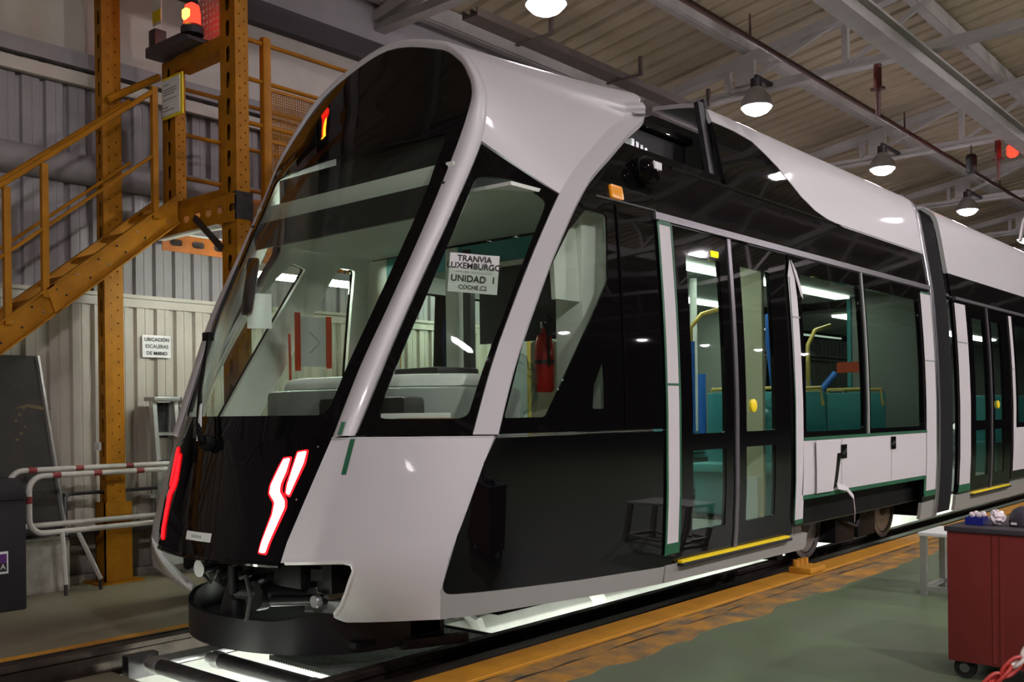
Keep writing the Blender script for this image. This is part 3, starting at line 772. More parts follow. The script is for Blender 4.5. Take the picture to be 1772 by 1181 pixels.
# --- rear side panel with two windows
W1 = rnd(R4(6.99, 8.12, 1.10, 2.30), .03); W2 = rnd(R4(8.27, 9.58, 1.10, 2.30), .03)
W1F = [(6.92, 1.045), (9.66, 1.045), (9.66, 2.40), (6.92, 2.40)]
RP = [(6.80, .62), (9.95, .62), (9.95, 2.42), (6.80, 2.42)]
for mir in (False, True):
    patch('rear_side_panel', sidemap, RP, [W1, W2], 'gloss_black', T, thick=.03, step=(.3, .12), mirror=mir)
    patch('window_pane', sidemap, W1, [], 'tinted_glass', T, thick=.006, off=-.004, step=(.4, .15), mirror=mir)
    patch('window_pane', sidemap, W2, [], 'tinted_glass', T, thick=.006, off=-.004, step=(.4, .15), mirror=mir)
    patch('door_post', sidemap, [(5.03, .34), (5.20, .34), (5.20, 2.42), (5.03, 2.42)], [], 'gloss_black', T, thick=.03, step=(.3, .12), mirror=mir)
    patch('rear_post', sidemap, [(9.60, .37), (9.95, .37), (9.95, .62), (9.60, .62)], [], 'gloss_black', T, thick=.03, step=(.3, .12), mirror=mir)
patch('window_mullion', sidemap, R4(8.185, 8.215, 1.03, 2.44), [], 'screen_grey', T, thick=.02, off=.012, step=(.1, .12))
# --- doors
def door(parent, ya, yb, name_side, dx=0., mirror=False, glass_m='door_glass'):
    fn = (lambda y, z: sidemap(y, z)+np.array([dx, 0, 0])) if dx else sidemap
    U = rnd(R4(ya, yb, 1.125, 2.255), .012); Lw = rnd(R4(ya, yb, .515, 1.02), .012)
    return U, Lw, fn
def doors(parent, y0, ym, y1, dx=0., mirror=False, btn=True):
    fn = (lambda y, z: sidemap(y, z)+np.array([dx, 0, 0]))
    for a, b, first in ((y0, ym-.012, True), (ym+.012, y1, False)):
        ga, gb = (a+.15, b-.13) if first else (a+.13, b-.30)
        U = rnd(R4(ga, gb, 1.125, 2.255), .012); Lw = rnd(R4(ga, gb, .515, 1.02), .012)
        d = patch('door_leaf', fn, R4(a, b, .345, 2.42), [U, Lw], 'gloss_black', parent, thick=.028, off=-.006, step=(.3, .12), mirror=mirror)
        patch('door_pane', fn, U, [], 'door_glass', d, thick=.006, off=-.010, step=(.3, .15), mirror=mirror)
        patch('door_pane', fn, Lw, [], 'door_glass', d, thick=.006, off=-.010, step=(.3, .15), mirror=mirror)
    patch('door_seal', fn, R4(ym-.022, ym+.022, .345, 2.42), [], 'rail_grey', parent, thick=.03, off=.004, step=(.1, .12), mirror=mirror)
    s = -1 if mirror else 1
    if btn:
        p = fn(ym+.22, 1.30)
        MB().lathe((s*(p[0]-.004), p[1], p[2]), [(.045, 0), (.045, s*.015), (.03, s*.022)], 20, 'x').build('door_button', 'step_yellow', parent)
    mb = MB(); mb.box((s*(1.33+dx)-.03, y0-.01, .315), (s*(1.33+dx)+.03+.03*s, y1-.08, .335)); mb.build('step_edge', 'rubber', parent, bev=.006)
    mb = MB(); mb.box((s*(1.33+dx)-.03, y0-.01, .335), (s*(1.33+dx)+.03+.02*s, y1-.10, .352)); mb.build('step_strip', 'step_yellow', parent, bev=.004)
doors(T, 5.20, 5.915, 6.79)
doors(T, 5.20, 5.915, 6.79, mirror=True)
p = sidemap(5.70, 2.30); MB().box((p[0]-.02, 5.67, 2.275), (p[0]+.004, 5.76, 2.315)).build('door_lamp', 'door_lamp', T, bev=.006)
# --- protective film and tape
def film(y0, y1, z0, z1, nm='protective_film', m='film', off=.010, parent=T, dx=0., poly=None, th=.004):
    fn = (lambda y, z: sidemap(y, z)+np.array([dx, 0, 0]))
    return patch(nm, fn, poly or R4(y0, y1, z0, z1), [], m, parent, thick=th, off=off, step=(.15, .10))
film(5.012, 5.032, .40, 2.41, 'masking_tape', 'green_tape', .014); film(5.165, 5.180, .44, 2.41, 'masking_tape', 'green_tape', .014)
film(5.02, 5.18, .405, .47, 'masking_tape', 'green_tape', .012); film(5.03, 5.17, 2.40, 2.425, 'masking_tape', 'green_tape', .014)
film(5.03, 5.168, .46, 2.41); film(5.03, 5.17, 1.425, 1.437, 'masking_tape', 'green_tape', .014)
film(0, 0, 0, 0, poly=[(6.795, .45), (6.93, .45), (6.93, .63), (6.90, .63), (6.92, 1.04), (6.90, 2.10), (6.88, 2.25), (6.82, 2.38), (6.77, 2.26), (6.785, 1.2)])
film(0, 0, 0, 0, off=.02, poly=[(6.82, 2.38), (6.90, 2.30), (6.97, 2.17), (6.985, 2.10), (6.95, 2.12), (6.90, 2.22)])
film(6.92, 9.64, .62, 1.04); film(9.66, 9.94, .47, 2.38)
film(6.78, 6.79, .45, 2.25, 'masking_tape', 'green_tape', .012); film(6.92, 9.66, 1.035, 1.060, 'masking_tape', 'green_tape', .013)
film(6.92, 9.62, .595, .628, 'masking_tape', 'green_tape', .012); film(9.62, 9.94, .42, .475, 'masking_tape', 'green_tape', .012); film(9.60, 9.66, .45, .62, 'masking_tape', 'green_tape', .012)
film(6.80, 6.93, .42, .455, 'masking_tape', 'green_tape', .012); film(9.67, 9.93, 2.375, 2.395, 'masking_tape', 'green_tape', .012)
film(6.79, 6.92, 1.95, 1.96, 'film_joint', 'screen_grey', .013); film(9.66, 9.94, 1.72, 1.732, 'film_joint', 'screen_grey', .013)
film(7.62, 7.628, .64, 1.03, 'film_joint', 'screen_grey', .012); film(8.72, 8.728, .64, 1.03, 'film_joint', 'screen_grey', .012)
film(7.28, 7.52, .62, 1.03, poly=[(7.12, .63), (7.42, .63), (7.50, .95), (7.44, 1.03), (7.10, 1.03)], off=.03)
film(7.46, 7.58, .66, .92, 'torn_gap', 'gloss_black', .018, poly=[(7.46, .64), (7.52, .66), (7.56, .80), (7.60, .92), (7.46, .92), (7.45, .8)])
for y, z in ((7.66, .93), (8.76, .965)):
    b = film(y-.055, y+.055, z-.055, z+.055, 'access_catch', 'gloss_black', .018); p = sidemap(y, z)
    MB().bar((p[0]+.02, y-.035, z-.02), (p[0]+.02, y+.035, z+.015), .012, .012).build('catch_lever', 'chrome', T)
mb = MB()  # loose strip of film hanging over the bogie
pp = [(1.40, 7.50, .66), (1.43, 7.60, .64), (1.44, 7.72, .56), (1.42, 7.80, .44), (1.40, 7.84, .36)]
for a, b in zip(pp, pp[1:]): mb.bar(a, b, .05, .006, (1, .2, .3))
mb.build('loose_film', 'film', T)
# --- roof fairing: silver S-shaped cover over a black one, roof deck
SC = [(5.95, 3.245), (6.10, 3.246), (6.263, 3.243), (6.514, 3.223), (6.70, 3.165), (6.883, 3.097), (7.05, 3.015), (7.219, 2.929), (7.456, 2.85), (7.663, 2.815), (8.0, 2.79), (8.5, 2.79), (9.95, 2.79)]
FQ = [(x, z) for x, z in zip(SX, SZ) if z >= 2.44]+[(.70, 3.455), (.40, 3.475), (0., 3.48)]
FL = [0.]
for (a, b), (c, d) in zip(FQ, FQ[1:]): FL.append(FL[-1]+math.hypot(c-a, d-b))
def zq(z): return float(np.interp(z, [p[1] for p in FQ], FL))
def fair(y, q): return np.array([float(np.interp(q, FL, [p[0] for p in FQ])), y, float(np.interp(q, FL, [p[1] for p in FQ]))])
def fair2(y, q): return fair(y, q)-np.array([.02 if q < zq(3.4) else 0, 0, 0])
for mir in (False, True):
    patch('roof_fairing', fair, [(y, zq(z)) for y, z in SC]+[(9.95, zq(3.455)), (5.98, zq(3.455))], [], 'pearl', T, thick=.03, off=.004, step=(.3, .045), mirror=mir, ang=50)
    patch('roof_fairing_black', sidemap, [(6.0, 2.79), (8.0, 2.79)]+list(reversed(SC[:11])), [], 'gloss_black', T, thick=.03, off=0, step=(.25, .06), mirror=mir)
MB().prism([(-.70, 0), (.70, 0), (.4, .045), (0, .055), (-.4, .045)], (0, 5.98, 3.40), (1,0,0), (0,0,1), (0, 3.97, 0)).build('roof_deck', 'pearl', T)
MB().box((-1.22, 4.85, 2.70), (1.22, 5.98, 2.78)).build('roof_well', 'matt_black', T)
MB().box((-1.0, 5.12, 2.78), (1.02, 5.90, 3.12)).build('equipment_box', 'matt_black', T, bev=.02)
MB().box((-1.0, 5.05, 3.10), (1.06, 5.93, 3.15)).build('equipment_lid', 'gloss_black', T, bev=.01)
for k in range(4): MB().box((1.03, 5.14+k*.05, 2.92-.02*k), (1.08, 5.17+k*.05, 2.99-.01*k)).build('terminal', 'steel', T)
MB().bar((1.20, 5.93, 2.80), (1.12, 5.90, 3.38), .07, .035, (1, 0, 0)).build('fairing_strut', 'dark_steel', T)
MB().bar((1.17, 5.975, 2.80), (1.10, 5.97, 3.41), .05, .07, (1, 0, 0)).build('fairing_seal', 'rubber', T)
mb = MB(); mb.tube([(1.262, y, 2.80) for y in np.linspace(5.3, 9.9, 12)], .012, 6); mb.build('gutter_strip', 'cove_black', T)
# --- car end: rubber and bright seal, bellows to the next car
def ringsweep(prof, y0, y1, dx, m, name, nose=0.):
    """closed hoop following the body section"""
    zz = np.linspace(.2, 3.40, 34); R = [(S(z)+dx, z) for z in zz]+[(.6, 3.45+dx)]
    hoop = R+[(-x, z) for x, z in reversed(R)]; n = len(hoop); vs = []
    secs = prof
    for (dy, dr) in secs:
        for x, z in hoop: vs.append((x+dr*(1 if x > 0 else -1), y0+dy, z+(dr if z > 3.3 else 0)))
    k = len(secs); fs = [(i*n+j, i*n+j+1, (i+1)*n+j+1, (i+1)*n+j) for i in range(k-1) for j in range(n-1)]
    return MB().add(vs, fs).build(name, m, T, ang=60)
ringsweep([(0, -.05), (0, .012), (.03, .018), (.06, .012), (.06, -.05)], 9.95, 0, 0, 'chrome', 'end_seal')
ringsweep([(.06, -.05), (.06, .005), (.09, .012), (.13, .005), (.13, -.06)], 9.95, 0, 0, 'rail_grey', 'end_seal')
pf = []
for k in range(12): pf += [(.13+k*.05, -.05), (.155+k*.05, -.10)]
ringsweep(pf+[(.735, -.05), (.75, -.09)], 9.95, 0, -.01, 'rubber', 'bellows')
MB().box((-1.3, 9.94, .2), (1.3, 9.96, .42)).build('end_sill', 'matt_black', T)
# --- underframe and bogie
MB().box((-1.2, 3.7, .24), (1.2, 7.0, .36)).build('underframe', 'matt_black', T)
MB().box((-1.2, 7.0, .36), (1.2, 9.95, .40)).build('floor_pan', 'matt_black', T)
for s in (-1, 1): MB().box((s*1.24-.015, 6.82, .38), (s*1.24+.015, 9.95, .66)).build('wheel_arch_panel', 'matt_black', T)
for x in (.90, -.90):
    for y in (7.89, 9.66):
        w = MB().lathe((x, y, .295), [(.10, -.06), (.24, -.05), (.295, -.06), (.295, .05), (.27, .06), (.235, .062), (.225, .03), (.10, .03), (.08, .06)], 36, 'x').build('wheel', 'dark_steel', T)
        MB().lathe((x, y, .295), [(.288, .052), (.292, .062), (.25, .066), (.246, .054)], 36, 'x').build('tyre_face', 'steel', w)
for x in (.72, -.82):
    MB().box((x, 7.55, .16), (x+.10, 9.9, .46)).build('bogie_frame', 'matt_black', T, bev=.03)
    for y in (8.22, 8.72):
        MB().box((x+.06, y, .10), (x+.36, y+.42, .44)).build('drive_box', 'matt_black', T, bev=.02)
        for k in range(3): MB().lathe((x+.36, y+.10+.11*k, .34), [(.025, 0), (.025, .02), (.012, .03)], 10, 'x').build('bolt', 'dark_steel', T)
    MB().tube([(x+.3, 8.2, .42), (x+.38, 8.3, .30), (x+.39, 8.6, .22), (x+.36, 8.8, .38)], .016, 8).build('hose', 'rubber', T)
    MB().box((x-.1, 9.97, .08), (x+.2, 10.0, .6)).build('bogie_plate', 'matt_black', T)
for y in (7.89, 9.66): MB().cyl((-.8, y, .295), (.8, y, .295), .07, 14).build('axle', 'dark_steel', T)
MB().box((-1.1, 7.05, .10), (1.1, 7.15, .36)).build('bogie_bulkhead', 'matt_black', T)
# --- black deflector ring, coupler and lift brackets under the nose
def ring_pts(r, z, off=0., dip=0.):
    out = []
    for k in range(41):
        a = math.pi*(k/40)-math.pi/2
        out.append((( .76-off)*math.sin(a), 3.42-(.60-off)*math.cos(a), z))
    return [(-.76+off, 3.75, z)]+out+[(.76-off, 3.75, z)]
o1, i1 = ring_pts(0, .07), ring_pts(0, .07, .03); n = len(o1)
def topz(p): return .235+.045*max(0, min(1, (abs(p[0])-.40)/.25))*(1 if p[0] > 0 else .9)
vs = o1+[(p[0], p[1], topz(p)) for p in o1]+[(p[0], p[1], topz(p)) for p in i1]+i1
MB().add(vs, [(a*n+j, a*n+j+1, ((a+1) % 4)*n+j+1, ((a+1) % 4)*n+j) for a in range(4) for j in range(n-1)]+[(0, n, 2*n, 3*n), (n-1, 4*n-1, 3*n-1, 2*n-1)]).build('deflector_ring', 'ring_black', T, bev=0)
MB().box((-.55, 2.96, .40), (.55, 3.12, .53)).build('coupler_beam', 'matt_black', T, bev=.02)
MB().box((-.74, 3.15, .10), (.74, 3.7, .13)).build('ring_floor', 'matt_black', T)
cp = MB().lathe((.02, 2.93, .34), [(.03, -.16), (.075, -.15), (.07, -.06), (.045, .02), (.035, .06), (.035, .12)], 18).build('coupler_cone', 'coupler_black', T)
MB().cyl((-.30, 3.02, .40), (-.05, 2.93, .40), .045, 14).build('coupler_arm', 'coupler_black', T)
MB().cyl((.10, 2.90, .37), (.52, 3.05, .36), .05, 14).build('coupler_arm', 'matt_black', T)
MB().lathe((.24, 2.90, .35), [(.075, 0), (.08, .02), (.08, .06), (.05, .08)], 18, 'y').build('coupler_head', 'matt_black', T)
MB().tube([(.18, 2.86, .44), (.26, 2.84, .46), (.30, 2.84, .36), (.25, 2.85, .24), (.15, 2.88, .20)], .012, 8).build('hose', 'rubber', T)
MB().tube([(-.28, 2.88, .50), (-.20, 2.86, .44), (-.12, 2.88, .38), (-.05, 2.88, .46)], .009, 8).build('hose', 'rubber', T)
MB().lathe((-.10, 2.79, .47), [(.045, 0), (.045, .006)], 18, 'y').build('tag_disc', 'white_plastic', T)
MB().cyl((.14, 2.84, .36), (.14, 2.84, .50), .022, 12).build('pin', 'coupler_black', T)
MB().cyl((.35, 2.93, .33), (.62, 3.06, .35), .028, 12).build('damper', 'coupler_black', T)
MB().obox((.56, 3.12, .30), (.12, .05, 0), (-.02, .02, 0), (0, 0, .03)).build('bracket', 'screen_grey', T)
MB().lathe((.60, 3.0, .345), [(.03, 0), (.034, .01), (.034, .03)], 14, 'y').build('buffer_stud', 'steel', T)
for s in (-1, 1):
    MB().box((s*.62-.06, 3.05, .38), (s*.62+.06, 3.30, .55)).build('nose_bracket', 'matt_black', T, bev=.01)
    MB().bar((s*.42, 2.99, .47), (s*.66, 3.1, .47), .05, .06).build('bumper_tube', 'coupler_black', T)
for k in range(5): MB().cyl((-.40+.17*k, 2.90, .42+.015*(k % 2)), (-.36+.17*k, 2.98, .46), .02, 10).build('fitting', ('coupler_black', 'matt_black')[k % 2], T)
# axle counter shoe behind the ring at the right
MB().box((.72, 3.50, .10), (.76, 3.72, .24)).build('shoe_plate', 'steel', T, bev=.004)
MB().bar((.74, 3.45, .07), (.86, 3.82, .06), .05, .05).build('shoe', 'dark_steel', T)
MB().box((.66, 3.60, .2), (.95, 3.80, .27)).build('shoe_arm', 'matt_black', T, bev=.01)
# --- wiper at the left edge of the screen
wp = MB(); 
def onf(x, z, d): p = front(x, z); return (p[0], p[1]-d, p[2])
MB().lathe(onf(-.10, 1.13, .05), [(.04, 0), (.045, .02), (.03, .06)], 14, 'y').build('wiper_pivot', 'matt_black', T)
arm = MB().tube([onf(-.09, 1.13, .06), onf(-.13, 1.19, .08), onf(-.34, 1.42, .07), onf(-.56, 1.72, .06)], [.022, .016, .010, .008], 8).build('wiper_arm', 'matt_black', T)
MB().tube([onf(-.13, 1.14, .05), onf(-.20, 1.22, .07), onf(-.42, 1.46, .06), onf(-.60, 1.72, .05)], .007, 6).build('wiper_rod', 'matt_black', T)
MB().obox(onf(-.585, 1.74, .06), (.035, 0, 0), (0, .02, 0), (0, 0, .025)).build('wiper_joint', 'matt_black', T, bev=.005)
MB().tube([onf(-.50, 1.30, .02), onf(-.58, 1.60, .025), onf(-.66, 1.90, .02), onf(-.735, 2.20, .015)], .010, 6).build('wiper_blade', 'rubber', T)
MB().prism([(0, 0), (.04, .01), (.012, .20), (0, .19)], onf(-.165, 1.14, .06), (1,0,0), (0,.12,1), (0, .006, 0)).build('wiper_shield', 'white_plastic', T)
# --- cab interior
MB().box((-1.25, 3.15, 1.02), (1.25, 5.0, 1.06)).build('cab_floor', 'console_black', T) if False else None
con = [( -.30, 3.36), (.0, 3.26), (.62, 3.30), (.90, 3.42), (1.08, 3.62), (1.08, 4.05), (.45, 4.12), (-.22, 3.95)]
co = MB().prism(con, (0, 0, .75), (1,0,0), (0,1,0), (0, 0, .66)).build('console', 'screen_grey', T, bev=.04)
cv = [(x*1.0, y) for x, y in [(-.26, 3.44), (.02, 3.33), (.60, 3.37), (.86, 3.47), (1.03, 3.64), (1.03, 4.02), (.42, 4.08), (-.19, 3.92)]]
MB().prism(cv, (0, 0, 1.41), (1,0,0), (0,1,0), (0, .04, .07)).build('console_cover', 'white_plastic', co, bev=.03)
MB().box((.30, 3.27, 1.15), (.98, 3.42, 1.36)).build('instrument_panel', 'console_black', T, bev=.03)
MB().box((.52, 3.62, 1.47), (.86, 3.95, 1.52)).build('control_panel', 'console_black', T, bev=.02)
t1 = [(.55, 3.05), (.86, 3.16), (1.26, 3.46), (1.20, 3.52), (.84, 3.26), (.55, 3.14)]
MB().prism(t1, (0, 0, 1.175), (1,0,0), (0,1,0), (0, 0, .035)).build('window_ledge', 'console_black', T)
MB().box((-.72, 3.05, 1.14), (.72, 3.25, 1.17)).build('screen_ledge', 'console_black', T)
MB().box((-.9, 3.72, 2.50), (.9, 3.83, 2.62)).build('visor_housing', 'cab_white', T, bev=.02)
MB().box((-.78, 3.821, 2.60), (.78, 3.832, 2.80)).build('head_shade_sheet', 'console_black', T)  # added dark sheet, keeps the space above the visor in shade
MB().box((-.76, 3.832, 2.79), (.76, 4.20, 2.805)).build('light_block_lid', 'console_black', T)  # added lid that blocks light leaking up into the roof shell
MB().box((-.88, 3.67, 2.34), (.88, 3.69, 2.50)).build('sun_blind', 'console_black', T)
patch('cab_ceiling', lambda a, b: np.array([a, b, 2.47+.02*math.cos(a)]), R4(-1.20, 1.20, 3.84, 5.0), [], 'cab_white', T, thick=.02, step=(.3, .4))
MB().box((-.6, 3.835, 2.51), (.6, 3.85, 2.60)).build('cab_fill_strip', 'cab_fill', T)  # added fill strip hidden behind the visor to brighten the cab
MB().box((-1.28, 4.99, .36), (-1.06, 5.03, 2.45)).build('partition_post', 'cab_white', T)
MB().box((-.42, 4.98, .36), (-.30, 5.04, 2.45)).build('partition_post', 'cab_white', T)
MB().box((-.25, 4.98, .36), (-.18, 5.03, 2.42)).build('partition_post', 'console_black', T)
MB().box((-.10, 4.99, .36), (1.28, 5.03, 1.05)).build('partition_panel', 'console_black', T)
MB().box((-.10, 4.99, 1.75), (1.05, 5.02, 2.30)).build('partition_blind', 'console_black', T)
MB().box((-1.06, 4.99, 2.30), (1.28, 5.03, 2.45)).build('partition_head', 'teal', T)
MB().box((-.05, 4.93, 2.26), (1.0, 4.97, 2.29)).build('grab_bar', 'cab_white', T)
MB().tube([(-.62, 4.6, 1.0), (-.62, 4.6, 1.72), (-.66, 4.62, 1.80), (-.74, 4.66, 1.80)], .018, 8).build('handle_tube', 'aluminium', T)
# driver seat (behind the console)
MB().box((-.28, 4.25, 1.0), (.22, 4.68, 1.10)).build('driver_seat', 'console_black', T, bev=.04)
# interior mirror on the left pillar
MB().obox((-.72, 3.55, 2.08), (.018, .03, 0), (-.07, .05, 0), (.03, .01, .17)).build('interior_mirror', 'matt_black', T, bev=.02)
MB().tube([(-.86, 3.62, 2.18), (-.78, 3.58, 2.24), (-.72, 3.56, 2.20)], .012, 8).build('mirror_arm', 'matt_black', T)
# --- saloon interior
MB().box((-1.22, 3.7, .36), (1.22, 9.95, .39)).build('saloon_floor', 'saloon_grey', T)
MB().box((-1.26, 5.04, 2.40), (1.26, 9.95, 2.44)).build('saloon_ceiling', 'saloon_grey', T)
for x in (-.60, .60):
    for y0, y1 in ((5.2, 7.2), (7.5, 9.6)): MB().box((x-.07, y0, 2.375), (x+.07, y1, 2.40)).build('ceiling_light', 'saloon_light', T)
patch('side_lining', sidemap, [(5.0, .40), (9.95, .40), (9.95, 2.42), (5.0, 2.42)], [R4(5.34, 6.48, .5, 2.27), W1, W2], 'saloon_grey', T, thick=.03, off=-.035, step=(.3, .15), mirror=True)
patch('wall_lining', sidemap, [(6.84, .62), (9.95, .62), (9.95, 1.05), (6.84, 1.05)], [], 'teal', T, thick=.02, off=-.035, step=(.4, .15))
for s in (-1, 1):
    MB().box((s*.9-.35, 9.86, .4), (s*.9+.35, 9.90, 2.40)).build('end_wall', 'saloon_grey', T)
    MB().box((s*.57-.02, 9.83, .4), (s*.57+.02, 9.86, 2.40)).build('end_trim', 'teal', T)
MB().box((1.02, 6.52, .40), (1.26, 6.56, 2.38)).build('draught_screen', 'saloon_cream', T)
MB().box((1.04, 6.50, .44), (1.22, 6.52, .78)).build('screen_skirt', 'white_plastic', T)
MB().box((.30, 5.06, 1.05), (1.24, 5.10, 1.74)).build('luggage_panel', 'saloon_cream', T)
def seat(x, y, rz):
    c, s = math.cos(rz), math.sin(rz)
    def W(a, b): return (x+a*c-b*s, y+a*s+b*c)
    ex = Vector((c, s, 0)); ey = Vector((-s, c, 0))
    b = MB(); b.obox((*W(0, 0), .80), ex*.21, ey*.20, Vector((0, 0, .035))); b.obox((*W(0, 0), .60), ex*.16, ey*.14, Vector((0, 0, .18)))
    o = b.build('seat', 'teal', T, bev=.02)
    q = MB(); q.obox((*W(0, .20), 1.12), ex*.21, ey*.03, Vector((0, 0, .30))); q.build('backrest', 'teal', o, bev=.02)
    h = MB(); h.tube([(*W(-.20, .22), 1.3), (*W(-.18, .22), 1.45), (*W(.18, .22), 1.45), (*W(.20, .22), 1.3)], .015, 8); h.build('grip', 'handrail_yellow', o)
for (x, y, r) in ((.95, 7.25, 0), (.95, 8.05, math.pi), (.95, 8.60, 0), (.95, 9.40, math.pi), (-.95, 5.30, math.pi), (-.95, 7.25, 0), (-.95, 8.05, math.pi), (-.95, 8.60, 0), (-.95, 9.40, math.pi), (.50, 7.25, 0), (.5, 8.6, 0), (-.5, 5.30, math.pi)):
    seat(x, y, r)
def pole(x, y, z0, z1, m, r=.018, pts=None):
    MB().tube(pts or [(x, y, z0), (x, y, z1)], r, 10).build('grab_pole', m, T)
pole(.72, 6.40, .4, 2.38, 'handrail_yellow', pts=[(.80, 6.30, 1.02), (.80, 6.30, 1.88), (.86, 6.36, 1.98), (1.02, 6.50, 2.04)])
pole(.80, 6.30, 1.05, 1.78, 'blue_wrap', .032)
pole(.66, 7.10, .4, 1.75, 'handrail_yellow'); pole(.66, 7.10, 1.0, 1.62, 'blue_wrap', .036)
pole(.30, 7.20, 1.1, 2.38, 'white_plastic', .03); pole(.30, 7.32, 1.05, 1.58, 'blue_wrap', .036)
pole(.66, 7.90, 1.40, 2.10, 'blue_wrap', .034, [(.66, 7.86, 2.10), (.66, 7.86, 1.85), (.66, 7.95, 1.45)])
pole(.66, 8.6, .4, 2.0, 'handrail_yellow', .02, [(.70, 8.55, 1.2), (.70, 8.55, 1.86), (.72, 8.66, 2.0), (.74, 8.95, 2.06)])
pole(.3, 9.0, .4, 2.38, 'handrail_yellow', .026); pole(.2, 9.25, .4, 2.38, 'handrail_yellow', .026)
pole(.5, 9.0, 1.0, 1.55, 'blue_wrap', .034); pole(.45, 9.3, 1.05, 1.6, 'blue_wrap', .034, [(.4, 9.0, 1.2), (.6, 9.4, 1.62)])
pole(-.5, 6.0, .4, 2.38, 'handrail_yellow', .02); pole(.0, 5.55, 1.9, 2.38, 'console_black', .022); pole(.12, 5.55, 1.9, 2.38, 'console_black', .022)
MB().box((-.25, 5.50, 1.88), (.35, 5.58, 1.92)).build('hanging_rail', 'console_black', T)
MB().box((.40, 7.90, .45), (1.0, 8.30, 1.42)).build('dark_cabinet', 'console_black', T, bev=.05)
MB().box((.70, 9.20, 1.62), (.95, 9.24, 1.72)).build('seat_sign', 'orange_tape', T)
# crumpled clear wrapping over the seats by the door
def wrap(name, c, sx, sy, sz, seed, parent=T, m='plastic_film', **kw):
    rs = random.Random(seed); bm = bmesh.new(); bmesh.ops.create_icosphere(bm, subdivisions=3, radius=1)
    for v in bm.verts:
        k = 1+rs.uniform(-.22, .22); v.co = Vector((c[0]+v.co.x*sx*k, c[1]+v.co.y*sy*k, c[2]+v.co.z*sz*k))
    me = bpy.data.meshes.new(name); bm.to_mesh(me); bm.free()
    o = link_mesh(name, me, m, parent); return setp(o, **kw)

# ================================================================== second tram car
T2 = thing('tram_middle_car', (0, 14, 0), 'silver and black tram car coupled behind the end car at the right edge', 'tram')
DX = -.02
def side2(y, z): return sidemap(y, z)+np.array([DX, 0, 0])
YA, YB = 10.72, 19.0
for mir in (False, True):
    patch('roof_fairing', fair2, [(YA, zq(2.68)), (YB, zq(2.68)), (YB, zq(3.455)), (YA, zq(3.455))], [], 'pearl', T2, thick=.03, off=.004, step=(.6, .05), mirror=mir, ang=50)
    patch('cove_panel', side2, [(YA, 2.44), (YB, 2.44), (YB, 2.68), (YA, 2.68)], [], 'cove_black', T2, thick=.02, step=(.6, .08), mirror=mir)
    patch('door_rail', side2, [(YA+.1, 2.405), (YB, 2.405), (YB, 2.438), (YA+.1, 2.438)], [], 'rail_grey', T2, thick=.025, off=.015, step=(.6, .05), mirror=mir)
    patch('door_post', side2, [(YA, .36), (11.22, .36), (11.22, 2.40), (YA, 2.40)], [], 'gloss_black', T2, thick=.03, step=(.3, .12), mirror=mir)
    WW = rnd(R4(13.1, 14.6, 1.08, 2.28), .03); WX2 = rnd(R4(14.8, 16.4, 1.08, 2.28), .03)
    patch('rear_side_panel', side2, [(12.80, .40), (YB, .40), (YB, 2.40), (12.80, 2.40)], [WW, WX2], 'gloss_black', T2, thick=.03, step=(.5, .12), mirror=mir)
    patch('window_pane', side2, WW, [], 'tinted_glass', T2, thick=.006, off=-.004, step=(.5, .2), mirror=mir)
    patch('window_pane', side2, WX2, [], 'tinted_glass', T2, thick=.006, off=-.004, step=(.5, .2), mirror=mir)
    patch('sill_skirt', side2, [(YA, .19), (YB, .19), (YB, .355), (YA, .355)], [], 'grey_paint', T2, thick=.03, step=(.6, .1), mirror=mir)
    doors(T2, 11.23, 11.97, 12.79, DX, mirror=mir)
film(10.77, 11.13, .46, 2.37, parent=T2, dx=DX); film(12.84, 12.96, .50, 2.37, parent=T2, dx=DX)
film(12.96, 18.9, .50, 1.02, parent=T2, dx=DX); film(10.77, 11.13, 1.95, 1.965, 'film_joint', 'screen_grey', .013, T2, DX)
film(10.75, 11.15, .38, .46, 'masking_tape', 'green_tape', .012, T2, DX); film(12.84, 12.96, 1.72, 1.732, 'film_joint', 'screen_grey', .013, T2, DX)
MB().prism([(-.70, 0), (.70, 0), (.4, .045), (0, .055), (-.4, .045)], (0, YA, 3.40), (1,0,0), (0,0,1), (0, YB-YA, 0)).build('roof_deck', 'pearl', T2)
mb = MB(); zz = np.linspace(2.68, 3.40, 10)
R = [(S(z)+DX, z) for z in zz]; hoop = R+[(-x, z) for x, z in reversed(R)]
mb.add([(x, YA, z) for x, z in hoop]+[(x*.97, YA-.012, z-.02 if z > 3.2 else z) for x, z in hoop], [(j, j+1, 20+j+1, 20+j) for j in range(19)]); mb.build('front_cowl', 'grey_paint', T2)
MB().box((-1.28, YA, .36), (1.28, YB, .39)).build('saloon_floor', 'saloon_grey', T2)
MB().box((-1.26, YA, 2.36), (1.26, YB, 2.40)).build('saloon_ceiling', 'saloon_grey', T2)
for y0, y1 in ((11, 13.5), (14, 17)): MB().box((-.1, y0, 2.335), (.1, y1, 2.36)).build('ceiling_light', 'saloon_light', T2)
MB().box((-1.2, YB-.1, .2), (1.2, YB, 3.4)).build('end_wall', 'saloon_grey', T2)
for (x, y) in ((.9, 13.3), (.9, 14.3), (-.9, 12.0), (-.9, 13.3), (-.9, 14.3)):
    o = MB().box((x-.21, y-.2, .45), (x+.21, y+.2, .84)).build('seat', 'teal', T2, bev=.03)
    MB().box((x-.21, y+.18, .84), (x+.21, y+.24, 1.42)).build('backrest', 'teal', o, bev=.02)
for x, y in ((.6, 12.4), (.6, 11.5), (.3, 13.0)):
    MB().cyl((x, y, .4), (x, y, 2.36), .02, 10).build('grab_pole', 'handrail_yellow', T2); MB().cyl((x, y, 1.0), (x, y, 1.6), .034, 10).build('grab_wrap', 'blue_wrap', T2)
